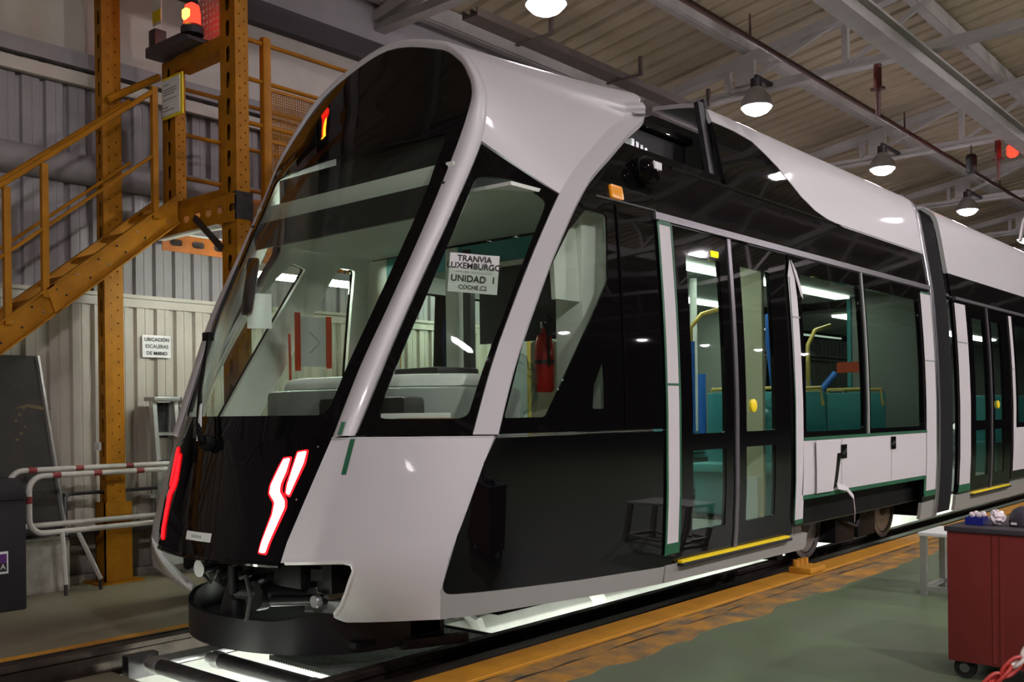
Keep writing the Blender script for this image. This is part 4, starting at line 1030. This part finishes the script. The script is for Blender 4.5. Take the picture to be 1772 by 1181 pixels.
wrap('seat_wrap', (-.7, 5.35, .95), .42, .28, .35, 5); wrap('seat_wrap', (.55, 5.35, .72), .5, .22, .30, 6); wrap('seat_wrap', (.9, 7.25, 1.0), .26, .25, .35, 8); wrap('seat_wrap', (.7, 12.2, .8), .3, .3, .35, 9, T2)

# ================================================================== things in and on the tram
def sheet(name, o, ex, ey, w, h, lab, cat='paper', m='paper', n=8, curl=.01, group=None):
    """paper sheet, slightly curled, with thickness"""
    ex, ey = Vector(ex).normalized(), Vector(ey).normalized(); ez = ex.cross(ey); o = Vector(o)
    t = thing(name, o, lab, cat, group); vs = []
    for k in (0, .0012):
        for i in range(n+1):
            for j in (0, 1):
                a = -w/2+w*i/n; vs.append(o+ex*a+ey*(-h/2+h*j)+ez*(k+curl*math.sin(i/n*math.pi*2.2)*(.5+.5*j)))
    q = 2*(n+1); fs = []
    for i in range(n):
        fs.append((2*i, 2*i+2, 2*i+3, 2*i+1)); fs.append(tuple(q+k for k in (2*i+1, 2*i+3, 2*i+2, 2*i)))
        fs += [(2*i, q+2*i, q+2*i+2, 2*i+2), (2*i+1, 2*i+3, q+2*i+3, q+2*i+1)]
    fs += [(0, 1, q+1, q), (2*n, q+2*n, q+2*n+1, 2*n+1)]
    MB().add(vs, fs).build('sheet', m, t); return t, ex, ey, ez, o
# note taped inside the cab side window
c = cabmap(2.257, .42); ex = cabmap(2.26, .62)-cabmap(2.25, .22); ex = Vector((ex[0], ex[1], -.02)).normalized()
nrm = Vector((ex.y, -ex.x, 0)).normalized(); ey = Vector((0, 0, 1))
o = Vector(c)-nrm*.02
t, ex, ey, ez, o = sheet('window_note', o, ex, ey-ex*ey.dot(ex), .255, .200, 'white printed note taped inside the cab side window', curl=.004)
for txt, sz, dy, b in (('TRANVIA', .040, .078, .0008), ('LUXEMBURGO', .040, .038, .0008), ('CAFE 2536 - BRODESINFOIN', .014, .006, 0), ('UNIDAD  1', .044, -.032, .0008), ('COCHE C2', .028, -.078, .0004)):
    text('lettering', txt, sz*1.06, o+ez*.006+ey*dy*.94, ex, ey, 'ink' if sz > .02 else 'ink_grey', t, bold=b)
# fire extinguishers
def extinguisher(x, y, z, lab, sc=1.):
    t = thing('fire_extinguisher', (x, y, z), lab, 'extinguisher')
    MB().lathe((x, y, z), [(.05*sc, 0), (.062*sc, .02*sc), (.062*sc, .30*sc), (.045*sc, .36*sc), (.02*sc, .38*sc), (.02*sc, .41*sc)], 18).build('cylinder', 'red_paint', t)
    MB().lathe((x, y, z+.41*sc), [(.022*sc, 0), (.024*sc, .04*sc)], 12).build('valve', 'chrome', t)
    MB().bar((x-.07*sc, y, z+.47*sc), (x+.05*sc, y, z+.46*sc), .022*sc, .018*sc).bar((x-.09*sc, y, z+.53*sc), (x+.04*sc, y, z+.48*sc), .02*sc, .014*sc).build('lever', 'console_black', t)
    MB().lathe((x, y, z+.18*sc), [(.064*sc, 0), (.064*sc, .025*sc)], 18).build('strap', 'dark_steel', t)
    MB().tube([(x+.02*sc, y-.03, z+.44*sc), (x+.07*sc, y-.05, z+.38*sc), (x+.072*sc, y-.04, z+.16*sc)], .010*sc, 8).build('hose', 'rubber', t)
extinguisher(.58, 4.86, 1.40, 'red fire extinguisher behind the triangular cab window')
extinguisher(-1.16, 4.88, 1.40, 'small red fire extinguisher seen through the windscreen', .8)
# clear bag in the cab window, hanging sheet and taped warning notice seen through the windscreen
wrap('clear_bag', (.62, 4.55, 1.42), .13, .10, .19, 21, None, label='crumpled clear plastic bag hanging in the triangular cab window', cat='bag')
t, ex, ey, ez, o = sheet('hanging_sheet', (-.70, 3.60, 1.93), (.57, .82, 0), (0, 0, 1), .15, .22, 'white paper sheet hanging below the interior mirror', curl=.006)
MB().box(tuple(o+Vector((-.07, .02, -.105))), tuple(o+Vector((-.05, .035, -.085)))).build('red_mark', 'red_paint', t)
t, ex, ey, ez, o = sheet('warning_notice', (-1.20, 4.40, 1.80), (.25, .95, 0), (0, 0, 1), .20, .36, 'white notice with orange tape edges seen through the windscreen', 'notice', curl=.006)
for s in (-1, 1): MB().obox(o+ex*s*.12+ez*.004, ex*.022, ey*(.21 if s < 0 else .19), ez*.002).build('tape', 'orange_tape', t)
MB().tube([o+ex*-.03+ey*.07+ez*.01, o+ex*.05+ey*-.005+ez*.01, o+ex*-.03+ey*-.08+ez*.01], .003, 5).build('arrow', 'ink_grey', t)
MB().tube([(-1.2, 4.2, 1.2), (-1.21, 4.2, 1.85)], .01, 6).build('orange_cord', 'orange_tape', label='thin orange cord hanging beside the warning notice', cat='cord')
# tray with strips on the ledge of the cab side window
t = thing('ledge_tray', (.95, 3.33, 1.22), 'white tray with a wooden strip lying on the ledge of the cab side window', 'tray')
e1 = Vector((.79, .61, 0)); e2 = Vector((-.61, .79, 0)); c0 = Vector((1.0, 3.33, 1.235))
MB().obox(c0, e1*.25, e2*.04, (0, 0, .008)).build('tray', 'white_plastic', t, bev=.004)
MB().obox(c0+Vector((0, 0, .026)), e1*.17, e2*.03, (0, 0, .014)).build('box', 'white_plastic', t, bev=.004)
MB().obox(c0+e1*.06-e2*.045+Vector((0, 0, .008)), e1*.15, e2*.006, (0, 0, .007)).build('wooden_strip', 'wood_strip', t)

# ================================================================== yellow stair tower
ST = thing('stair_tower', (-2.2, 4.0, 0), 'yellow steel stair and platform of slotted uprights between the wall and the tram', 'stair')
def slot_col(x0, x1, y0, y1, z0, z1, pitch, sh, name='upright', m='tower_yellow', face='-y', sw=None, phase=.3):
    w = x1-x0; H = z1-z0; holes = []; z = pitch*phase
    sw = sw or w*.24
    while z+sh < H:
        holes.append(stadium(w/2, z+sh/2, sw, sh, 4)); z += pitch
    o = MB(); o.plate([(0, 0), (w, 0), (w, H), (0, H)], holes, (x0, y0, z0), (1,0,0), (0,0,1), (0, .006, 0))
    o.box((x0, y0+.006, z0), (x0+.006, y1, z1)); o.box((x0+.006, y1-.006, z0), (x1-.006, y1, z1))
    return o.build(name, m, ST)
def perf_face(x, y0, y1, z0, z1, dz=.10, name='perforated_face', m='tower_yellow', two=True):
    """outer web with rows of small punched holes"""
    w = y1-y0; H = z1-z0; holes = []; k = 0; z = .05
    while z < H-.05:
        for q, yy in enumerate((w*.30, w*.70) if two else (w*.5,)):
            zz = z+(dz*.5 if q else 0)
            if zz < H-.03: holes.append([(yy+.007*math.cos(a*math.pi/3), zz+.007*math.sin(a*math.pi/3)) for a in range(6)])
        z += dz
    o = MB(); o.plate([(0, 0), (w, 0), (w, H), (0, H)], holes, (x, y0, z0), (0,1,0), (0,0,1), (-.006, 0, 0))
    return o.build(name, m, ST)
# back upright beside the wall
slot_col(-2.83, -2.72, 3.60, 3.75, 0, 5.2, .185, .12, sw=.045, phase=.2); perf_face(-2.72, 3.606, 3.75, 0, 5.2)
MB().box((-2.85, 3.57, 0), (-2.838, 3.79, .62)).box((-2.85, 3.57, 0), (-2.70, 3.58, .62)).box((-2.712, 3.57, 0), (-2.70, 3.79, .62)).build('foot_sleeve', 'tower_yellow', ST)
MB().box((-2.92, 3.50, 0), (-2.64, 3.86, .015)).build('foot_plate', 'tower_yellow', ST)
MB().box((-2.87, 3.58, 1.02), (-2.80, 3.60, 1.08)).build('junction_plate', 'white_plastic', ST)
# front upright beside the tram
slot_col(-1.78, -1.585, 4.03, 4.14, 0, 5.2, .19, .125, sw=.052, phase=.25); perf_face(-1.585, 4.036, 4.14, 0, 5.2, .09)
MB().box((-1.62, 4.02, 2.70), (-1.575, 4.16, 2.90)).build('splice_plate', 'dark_steel', ST)
# rear uprights along the platform
for (x, y) in ((-1.80, 6.35), (-2.66, 6.35)):
    slot_col(x, x+.15, y, y+.11, 0, 2.80, .19, .115); perf_face(x+.15, y+.006, y+.11, 0, 2.80)
# gate posts and header
slot_col(-2.60, -2.41, 4.03, 4.12, 2.88, 4.06, .19, .115, 'gate_post', sw=.045); perf_face(-2.41, 4.036, 4.12, 2.88, 4.06, .09, 'gate_post_web')
MB().box((-2.41, 4.03, 3.97), (-1.78, 4.045, 4.07)).box((-2.41, 4.03, 3.96), (-1.78, 4.16, 3.972)).build('gate_header', 'tower_yellow', ST)
# platform beams with slots and deck
hs = [stadium(.10+.152*k, .10, .085, .06, 4) for k in range(7)]
mb = MB(); mb.plate([(0, 0), (1.04, 0), (1.04, .19), (0, .19)], hs, (-2.62, 4.0, 2.68), (1,0,0), (0,0,1), (0, .006, 0)); mb.box((-2.62, 4.0, 2.87), (-1.58, 4.08, 2.878)); mb.build('platform_beam', 'tower_yellow', ST)
MB().box((-2.62, 3.99, 2.665), (-1.79, 4.05, 2.68)).build('beam_flange', 'cab_white', ST)
MB().box((-2.41, 4.04, 2.88), (-1.78, 4.10, 2.945)).build('gate_sill', 'tower_yellow', ST)
hs = [stadium(.12+.20*k, .075, .115, .055, 4) for k in range(11)]
for x in (-2.66, -1.70):
    mb = MB(); mb.plate([(0, 0), (2.4, 0), (2.4, .14), (0, .14)], hs, (x, 4.05, 2.60), (0,1,0), (0,0,1), (-.006, 0, 0)); mb.build('side_beam', 'tower_orange', ST)
    MB().box((x-.05, 4.05, 2.74), (x+.01, 6.45, 2.752)).build('beam_flange', 'cab_white', ST)
MB().box((-2.66, 4.08, 2.83), (-1.60, 6.45, 2.86)).build('deck', 'tower_orange', ST)
for k in range(5): MB().bar((-2.64, 4.35+.45*k, 2.79), (-1.62, 4.55+.45*k, 2.79), .05, .03).build('deck_brace', 'cab_white', ST)
MB().bar((-2.05, 3.97, 2.76), (-1.74, 4.0, 2.50), .022, .045).build('strut', 'dark_steel', ST)
# guard rail at the tram side with mesh infill
for y in (4.36, 5.6, 6.4):
    MB().box((-1.72, y-.035, 2.86), (-1.66, y+.035, 4.12)).build('guard_post', 'tower_yellow', ST, bev=.012)
for z in (4.07, 3.78, 3.45):
    MB().tube([(-1.69, 4.14, z), (-1.69, 6.4, z)], .018, 8).build('guard_rail', 'tower_yellow', ST)
mb = MB()
for k in range(98): mb.box((-1.692, 4.41+.02*k, 2.95), (-1.688, 4.417+.02*k, 3.74))
for k in range(40): mb.box((-1.692, 4.40, 2.95+.02*k), (-1.688, 6.38, 2.957+.02*k))
mb.build('guard_mesh', 'tower_yellow', ST, kind='stuff')
for z in (3.74, 3.35, 2.95): MB().box((-1.70, 4.40, z-.012), (-1.68, 6.38, z+.012)).build('mesh_frame', 'tower_yellow', ST)
# guard rail at the wall side
for y in (4.6, 5.5, 6.4): MB().box((-2.66, y-.03, 2.86), (-2.60, y+.03, 3.95)).build('guard_post', 'tower_yellow', ST)
for z in (3.92, 3.55, 3.2): MB().tube([(-2.63, 4.12, z), (-2.63, 6.4, z)], .018, 8).build('guard_rail', 'tower_yellow', ST)
# flight of stairs
SL = .804; XN, XF = -2.30, -2.68
def sy(y): return 2.848+SL*(y-3.823)
def stringer(x):
    y0, y1 = .56, 3.98
    mb = MB(); mb.prism([(y0, sy(y0)-.01), (y1, sy(y1)-.01), (y1, sy(y1)-.21), (y0, sy(y0)-.21)], (x, 0, 0), (0,1,0), (0,0,1), (-.012, 0, 0))
    mb.prism([(y0, sy(y0)), (y1, sy(y1)), (y1, sy(y1)-.015), (y0, sy(y0)-.015)], (x+.03, 0, 0), (0,1,0), (0,0,1), (-.05, 0, 0))
    mb.prism([(y0, sy(y0)-.21), (y1, sy(y1)-.21), (y1, sy(y1)-.225), (y0, sy(y0)-.225)], (x+.03, 0, 0), (0,1,0), (0,0,1), (-.05, 0, 0))
    return mb.build('stringer', 'tower_yellow', ST)
stringer(XN); stringer(XF)
MB().box((XF-.05, .50, 0), (XN+.05, .72, .02)).build('stair_foot', 'tower_yellow', ST)
for y in (1.9, 2.97): MB().prism([(y, sy(y)), (y+.05, sy(y+.05)), (y+.11, sy(y+.11)-.22), (y+.06, sy(y+.06)-.22)], (XN+.03, 0, 0), (0,1,0), (0,0,1), (-.02, 0, 0)).build('stiffener', 'tower_yellow', ST)
rs = random.Random(2)
for k in range(34):
    y = 1.4+.075*k+rs.uniform(-.02, .02); MB().lathe((XN-.002, y, sy(y)-.06-.09*(k % 2)), [(.008, 0), (.008, .008), (.005, .012)], 7, 'x').build('rivet', 'dark_steel' if k % 3 else 'aluminium', ST)
for k in range(15):
    y = .65+.225*k; z = sy(y)-.03
    MB().box((XF, y-.02, z-.02), (XN-.012, y+.18, z+.012)).build('tread', 'tower_yellow', ST)
for x in (XN+.005, XF):
    for y in (.75, 1.65, 2.72, 2.97, 3.79):
        if x == XF and y not in (.75, 1.65, 2.72): continue
        MB().box((x-.02, y-.022, sy(y)-.06), (x+.02, y+.022, sy(y)+(.86 if y != 3.79 else .93))).build('handrail_post', 'tower_yellow', ST)
    MB().tube([(x, .7, sy(.7)+.88), (x, 3.80, sy(3.80)+.90)], .019, 8).build('handrail', 'tower_yellow', ST)
    MB().tube([(x, .7, sy(.7)+.42), (x, 3.80, sy(3.80)+.42)], .013, 8).build('mid_rail', 'tower_yellow', ST)
MB().tube([(XF, 3.62, 3.70), (XF, 4.05, 3.98)], .028, 8).build('handrail', 'tower_yellow', ST)
# lamps under the platform
for y, lab in ((5.0, 'lit fluorescent batten under the platform, seen through the windscreen'), (4.45, 'short lit fluorescent batten under the near end of the platform')):
    t = thing('batten_lamp', (-1.75, y, 2.35), lab, 'lamp')
    MB().box((-1.79, y-.22, 2.36), (-1.71, y+.22, 2.42)).build('housing', 'white_plastic', t)
    MB().cyl((-1.75, y-.20, 2.335), (-1.75, y+.20, 2.335), .022, 10).build('tube', 'tube_light', t)
    for q in (-.15, .15): MB().cyl((-1.75, y+q, 2.42), (-1.75, y+q, 2.62), .008, 6).build('hanger', 'dark_steel', t)
for y in (7.6, 9.8):
    t = thing('batten_lamp', (-2.2, y, 2.55), 'lit fluorescent batten behind the tram on the far side', 'lamp', 'battens behind the tram')
    MB().box((-2.24, y-.5, 2.56), (-2.16, y+.5, 2.62)).build('housing', 'white_plastic', t)
    MB().cyl((-2.2, y-.48, 2.54), (-2.2, y+.48, 2.54), .02, 8).build('tube', 'tube_light', t)
    MB().bar((-2.2, y, 2.62), (-3.08, y, 2.62), .03, .03).build('arm', 'dark_steel', t)
# beacon box, warning sign and notice on the gate
t = thing('beacon_box', (-2.2, 4.0, 4.07), 'dark control box on top of the gate header under the orange beacon', 'box')
MB().prism([(0, 0), (.62, 0), (.62, .03), (.50, .07), (0, .08)], (-2.62, 3.90, 4.075), (1,0,0), (0,0,1), (0, .24, 0)).build('body', 'cart_dark', t, bev=.01)
MB().box((-2.62, 3.93, 4.155), (-2.52, 4.03, 4.30)).build('switch_housing', 'cart_dark', t, bev=.01)
t = thing('rotating_beacon', (-2.10, 4.02, 4.15), 'glowing orange red rotating beacon on the gate header', 'lamp')
MB().lathe((-2.10, 4.0, 4.15), [(.085, 0), (.085, .05), (.07, .07)], 18).build('base', 'cart_dark', t)
MB().lathe((-2.10, 4.0, 4.22), [(.05, 0), (.062, .01), (.060, .10), (.05, .15), (.02, .17)], 18).build('dome', 'beacon_red', t)
MB().lathe((-2.10, 3.965, 4.25), [(.03, 0), (.042, .02), (.042, .07), (.02, .09)], 14).build('bulb', 'beacon_core', t)
t = thing('red_backboard', (-2.15, 4.20, 4.2), 'perforated panel lit red behind the rotating beacon', 'panel')
mb = MB(); hs = [[(.03+.05*a+.012*math.cos(q*math.pi/3), .03+.05*b+.012*math.sin(q*math.pi/3)) for q in range(6)] for a in range(11) for b in range(14)]
mb.plate([(0, 0), (.58, 0), (.58, .75), (0, .75)], hs, (-2.38, 4.22, 4.12), (1,0,0), (0,0,1), (0, .006, 0)); mb.build('perforated_sheet', 'wall_sheet', t)
t = thing('warning_sign', (-2.56, 3.99, 4.4), 'white and yellow warning sign with a triangle left of the beacon', 'sign')
MB().box((-2.66, 3.99, 4.36), (-2.53, 3.996, 4.80)).build('plate', 'paper', t)
MB().prism([(0, 0), (.10, 0), (.05, .12)], (-2.645, 3.989, 4.56), (1,0,0), (0,0,1), (0, -.003, 0)).build('triangle', 'step_yellow', t)
MB().prism([(.04, .02), (.06, .02), (.055, .07), (.045, .07)], (-2.645, 3.985, 4.56), (1,0,0), (0,0,1), (0, -.002, 0)).build('mark', 'ink', t)
MB().box((-2.655, 3.986, 4.38), (-2.535, 3.99, 4.47)).build('yellow_band', 'step_yellow', t)
t = thing('gate_notice', (-2.45, 4.0, 3.6), 'white framed notice hung on the yellow gate post', 'notice')
MB().box((-2.565, 4.008, 3.60), (-2.265, 4.018, 3.92)).build('frame', 'step_yellow', t)
MB().box((-2.55, 4.002, 3.62), (-2.295, 4.008, 3.90)).build('sheet', 'paper', t)
for k, (w, z) in enumerate(((.05, 3.855), (.12, 3.82), (.12, 3.80), (.10, 3.78), (.12, 3.74), (.04, 3.68), (.10, 3.655))):
    MB().box((-2.53, 4.0, z), (-2.53+w*1.6, 4.002, z+.008)).build('line', 'ink_grey', t)
# paper sign on the wall
t, ex, ey, ez, o = sheet('wall_sign', (-3.055, 4.21, 1.86), (0, 1, 0), (0, 0, 1), .255, .185, 'white paper sign with black letters stuck to the ribbed wall', 'sign', curl=.002)
for k, s in enumerate(('UBICACIÓN', 'ESCALERAS', 'DE MANO')): text('lettering', s, .041, o+ez*.005+ey*(.055-.057*k), ex, ey, 'ink', t, bold=.0007)

# ================================================================== things on the left floor
# wheeled black bin
b = thing('black_bin', (-2.45, 2.55, 0), 'black bin with a sloping lid and a purple sticker at the left edge', 'bin')
MB().box((-2.75, 2.15, 0), (-2.20, 2.785, .73)).build('body', 'bin_black', b, bev=.012)
MB().prism([(2.14, .73), (2.80, .73), (2.74, .875), (2.14, .90)], (-2.19, 0, 0), (0,1,0), (0,0,1), (-.57, 0, 0)).build('lid', 'bin_black', b, bev=.01)
s_ = MB().box((-2.199, 2.45, .255), (-2.194, 2.665, .40)).build('sticker', 'paper', b)
MB().box((-2.1945, 2.45, .27), (-2.191, 2.655, .385)).build('sticker_print', 'sticker_purple', s_)
MB().box((-2.1945, 2.45, .27), (-2.190, 2.655, .325)).build('sticker_band', 'ink', s_)
text('sticker_letter', 'A', .05, (-2.189, 2.63, .30), (0, 1, 0), (0, 0, 1), 'paper', s_)
# barriers
def barrier(x, y0, y1, z0, z1, lab, dxleg, red):
    t = thing('tube_barrier', (x, y0+.3, 0), lab, 'barrier', 'tube barriers along the wall')
    r = .10; P = []
    def arc(cy, cz, a0, a1): return [(x, cy+r*math.cos(a), cz+r*math.sin(a)) for a in np.linspace(a0, a1, 6)]
    P += [(x, y1, z1)]+arc(y0+r, z1-r, math.pi/2, math.pi)+arc(y0+r, z0+r, math.pi, 1.5*math.pi)+[(x, y1, z0)]
    MB().tube(P, .020, 10).build('hoop', 'bar_white', t)
    for (y, z, vert) in red:
        MB().tube([(x, y-.03, z), (x, y+.03, z)] if not vert else [(x, y, z-.025), (x, y, z+.025)], .0212, 10).build('red_band', 'bar_red', t)
    for dy in ((.10, y1-y0-.5) if dxleg > 0 else (y1-y0-.5,)):
        MB().tube([(x+.02, y0+dy+.12, z0), (x+dxleg, y0+dy+.14, .08)], .017, 8).build('leg', 'bar_white', t)
        MB().tube([(x-.01, y0+dy+.24, z0), (x-.03, y0+dy+.42, .08)], .017, 8).build('leg', 'bar_white', t)
        for q in ((x+dxleg, y0+dy+.14), (x-.03, y0+dy+.42)): MB().cyl((*q, 0), (*q, .09), .013, 8).build('foot', 'dark_steel', t)
    return t
barrier(-2.50, 2.93, 4.9, .46, .865, 'nearer white tube barrier with red bands in front of the board', .02, [(3.12, .865, 0), (3.42, .865, 0), (3.75, .865, 0), (2.93, .70, 1)])
barrier(-2.66, 2.86, 5.0, .50, .90, 'farther white tube barrier just behind the nearer one', -.02, [(3.02, .90, 0), (3.36, .90, 0), (3.75, .90, 0)])
# dark board leaning on the wall
t = thing('leaning_board', (-2.9, 2.9, 0), 'dark stained board with pale scratches leaning against the ribbed wall', 'board')
def bd(y, s, dx=0): return Vector((-2.78-.20*s+dx, y, .42+1.32*s))
mb = MB(); P = [bd(2.35, 0), bd(3.30, 0), bd(3.19, 1), bd(2.30, 1)]
mb.add([*P, *[p+Vector((-.03, 0, -.004)) for p in P]], [(0,1,2,3),(7,6,5,4),(0,4,5,1),(1,5,6,2),(2,6,7,3),(3,7,4,0)]); mb.build('board', 'board_brown', t)
MB().bar(bd(3.31, -.02), bd(3.20, 1.0), .025, .03).build('edge_strip', 'aluminium', t)
MB().bar(bd(2.86, -.02, .02), bd(2.80, .55, .02), .02, .02).build('edge_strip', 'aluminium', t)
MB().prism([(0, 0), (.10, .012), (.2, -.01), (.28, 0), (.2, .02), (.1, .035)], bd(3.0, .70, .004), (0,1,0), (-.15,0,1), (.002, 0, 0)).build('scratch', 'board_mark', t)
for k in range(6): MB().prism([(0, 0), (.025, .005), (.02, .02), (0, .02)], bd(3.0+.03*(k % 3), .52+.035*k, .004), (0,1,0), (-.15,0,1), (.002, 0, 0)).build('scratch', 'board_mark', t)
MB().prism([(0, 0), (.02, 0), (.02, .10), (0, .10)], bd(3.05, .30, .004), (0,1,0), (-.15,0,1), (.002, 0, 0)).build('slot', 'ink', t)
MB().box((-2.95, 2.82, .0), (-2.70, 3.3, .385)).build('board_rest', 'concrete', label='low concrete block under the leaning board', cat='block')
# low dark rail table by the wall
t = thing('wall_rack', (-2.9, 3.5, 0), 'low dark metal rack against the plinth behind the barriers', 'rack')
MB().tube([(-2.80, 3.32, .45), (-2.80, 3.32, .68), (-2.80, 3.36, .70), (-2.80, 4.9, .70)], .014, 8).build('tube', 'dark_steel', t)
MB().box((-2.95, 3.34, .38), (-2.78, 4.9, .41)).build('shelf', 'dark_steel', t)
MB().box((-2.94, 4.0, .62), (-2.80, 4.9, .645)).build('shelf', 'aluminium', t)
for y in (3.34, 4.88): MB().box((-2.94, y, 0), (-2.91, y+.03, .7)).build('leg', 'dark_steel', t)
# step ladders
def stepladder(y0, w, x, lab, h=1.42):
    t = thing('step_ladder', (x, y0, 0), lab, 'ladder', 'step ladders stored under the wall sign')
    for q in (0, w): MB().bar((x+.12, y0+q, 0), (x-.05, y0+q, h), .035, .06, (1, 0, 0)).build('rail', 'aluminium', t)
    for q in (.03, w-.03): MB().bar((x-.16, y0+q, 0), (x-.06, y0+q, h-.04), .02, .03, (1, 0, 0)).build('back_rail', 'aluminium', t)
    MB().box((x-.15, y0-.02, h-.02), (x+.02, y0+w+.02, h+.015)).build('top', 'aluminium', t, bev=.006)
    for k in range(5):
        z = .22+.225*k; xx = x+.12-.17*z/h
        MB().box((xx-.06, y0, z), (xx+.03, y0+w, z+.025)).build('tread', 'dark_steel' if k % 2 else 'aluminium', t)
    MB().box((x-.10, y0+.02, h-.32), (x-.085, y0+w-.02, h-.03)).build('label_plate', 'dark_steel', t)
stepladder(4.07, .19, -2.83, 'aluminium step ladder under the paper sign, left one'); stepladder(4.33, .24, -2.86, 'aluminium step ladder next to the tram, right one')

# ================================================================== red cart and the things by it
ct = thing('tool_cart', (3.4, 5.0, 0), 'dark red steel tool cart on castors at the right edge', 'cart')
ca = Vector((3.05, 4.80, 0)); ux = Vector((.86, -.03, 0)); n1 = ux.normalized(); n2 = Vector((-n1.y, n1.x, 0))
def C(a, b, z): return ca+n1*a+n2*b+Vector((0, 0, z))
def cbx(a0, a1, b0, b1, z0, z1): return MB().obox(C((a0+a1)/2, (b0+b1)/2, (z0+z1)/2), n1*(a1-a0)/2, n2*(b1-b0)/2, Vector((0, 0, (z1-z0)/2)))
cbx(0, .80, 0, .52, .085, .69).build('body', 'cart_red', ct, bev=.006)
for k in range(2): cbx(.20+.032*k, .216+.032*k, -.004, .002, .10, .68).build('fold', 'cart_red', ct)
cbx(-.01, .81, -.01, .53, .69, .715).build('top_tray', 'cart_dark', ct, bev=.006)
for a in (0.06, .74):
    for b_ in (.06, .46):
        c = C(a, b_, .05); o = MB().lathe(c, [(.02, -.022), (.048, -.02), (.05, -.01), (.05, .01), (.048, .02), (.02, .022)], 18, 'y').build('castor_wheel', 'rubber', ct)
        MB().lathe(c+Vector((0, -.024, 0)), [(.022, 0), (.022, .048)], 12, 'y').build('hub', 'steel', o)
        MB().obox(c+Vector((0, 0, .03)), n1*.03, n2*.03, Vector((0, 0, .008))).build('castor_fork', 'dark_steel', ct)
# blue bin
t = thing('blue_box', C(.14, .2, .715), 'small blue plastic parts box full of white rags on the red cart', 'box')
for a0, a1, b0, b1 in ((.05, .13, .10, .105), (.05, .13, .195, .20), (.05, .055, .105, .195), (.125, .13, .105, .195), (.055, .125, .105, .195)):
    cbx(a0, a1, b0, b1, .716, .75 if (a1-a0 < .01 or b1-b0 < .01) else .72).build('side', 'blue_plastic', t)
def lump(name, c, sx, sy, sz, seed, m, amp=.2, sub=3, **kw): return wrap(name, c, sx, sy, sz, seed, None, m, **kw)
for k in range(4): lump('rag', C(.066+.016*k, .15+.012*(k%2), .758+.005*(k%2)), .013, .014, .013, 31+k, 'bag_plastic', label='crumpled white rag in the blue parts box', cat='rag', group='rags in the blue box')
lump('plastic_bag', C(.175, .16, .752), .034, .05, .032, 40, 'bag_plastic', label='crumpled pinkish white plastic bag on the red cart beside the blue box', cat='bag')
t = thing('dark_cap', C(.40, .22, .715), 'dark grey knitted cap with white eyelets lying on the red cart', 'cap')
c = C(.292, .20, .734)
MB().lathe(c, [(.072, -.018), (.076, 0), (.073, .028), (.058, .055), (.034, .07), (.01, .075)], 24).build('crown', 'helmet', t)
for a in (-.05, .03): MB().obox(c+n1*a*.7-n2*.072+Vector((0, 0, -.004)), n1*.012, n2*.006, Vector((0, 0, .005))).build('eyelet', 'white_plastic', t)
# light grey stand behind the cart
t = thing('small_stand', (2.5, 7.2, 0), 'low light grey metal stand behind the red cart', 'stand')
X0s, X1s, Y0s, Y1s = 2.27, 2.85, 6.85, 7.25
for x in (X0s, X1s):
    for y in (Y0s, Y1s): MB().box((x-.02, y-.02, 0), (x+.02, y+.02, .40)).build('leg', 'aluminium', t)
MB().box((X0s-.03, Y0s-.03, .40), (X1s+.03, Y1s+.03, .425)).build('top', 'white_plastic', t, bev=.006)
for y in (Y0s, Y1s): MB().box((X0s, y-.015, .03), (X1s, y+.015, .06)).build('rail', 'aluminium', t)
for x in (X0s, X1s): MB().box((x-.015, Y0s, .03), (x+.015, Y1s, .06)).build('rail', 'aluminium', t)
# red and white chain in the near right corner
ch = thing('barrier_chain', (3.95, 3.2, 0), 'red and white plastic chain hanging across the bottom right corner', 'chain')
P0, P1 = Vector((3.56, 3.10, .34)), Vector((3.98, 3.40, .86))
L = (P1-P0); nl = 17
for k in range(nl):
    s = (k+.5)/nl; c = P0+L*s+Vector((0, 0, -.06*math.sin(math.pi*s))); d = L.normalized()
    a = d.cross(Vector((0, 0, 1))).normalized() if k % 2 else d.cross(d.cross(Vector((0, 0, 1)))).normalized()
    pts = []
    for q in range(14):
        w = 2*math.pi*q/14; pts.append(c+d*(.031*math.cos(w)+.008*(1 if math.cos(w) > 0 else -1))+a*.016*math.sin(w))
    MB().tube(pts, .0062, 6, closed=True).build('link', 'chain_red' if (k//7) % 2 == 0 else 'chain_white', ch)
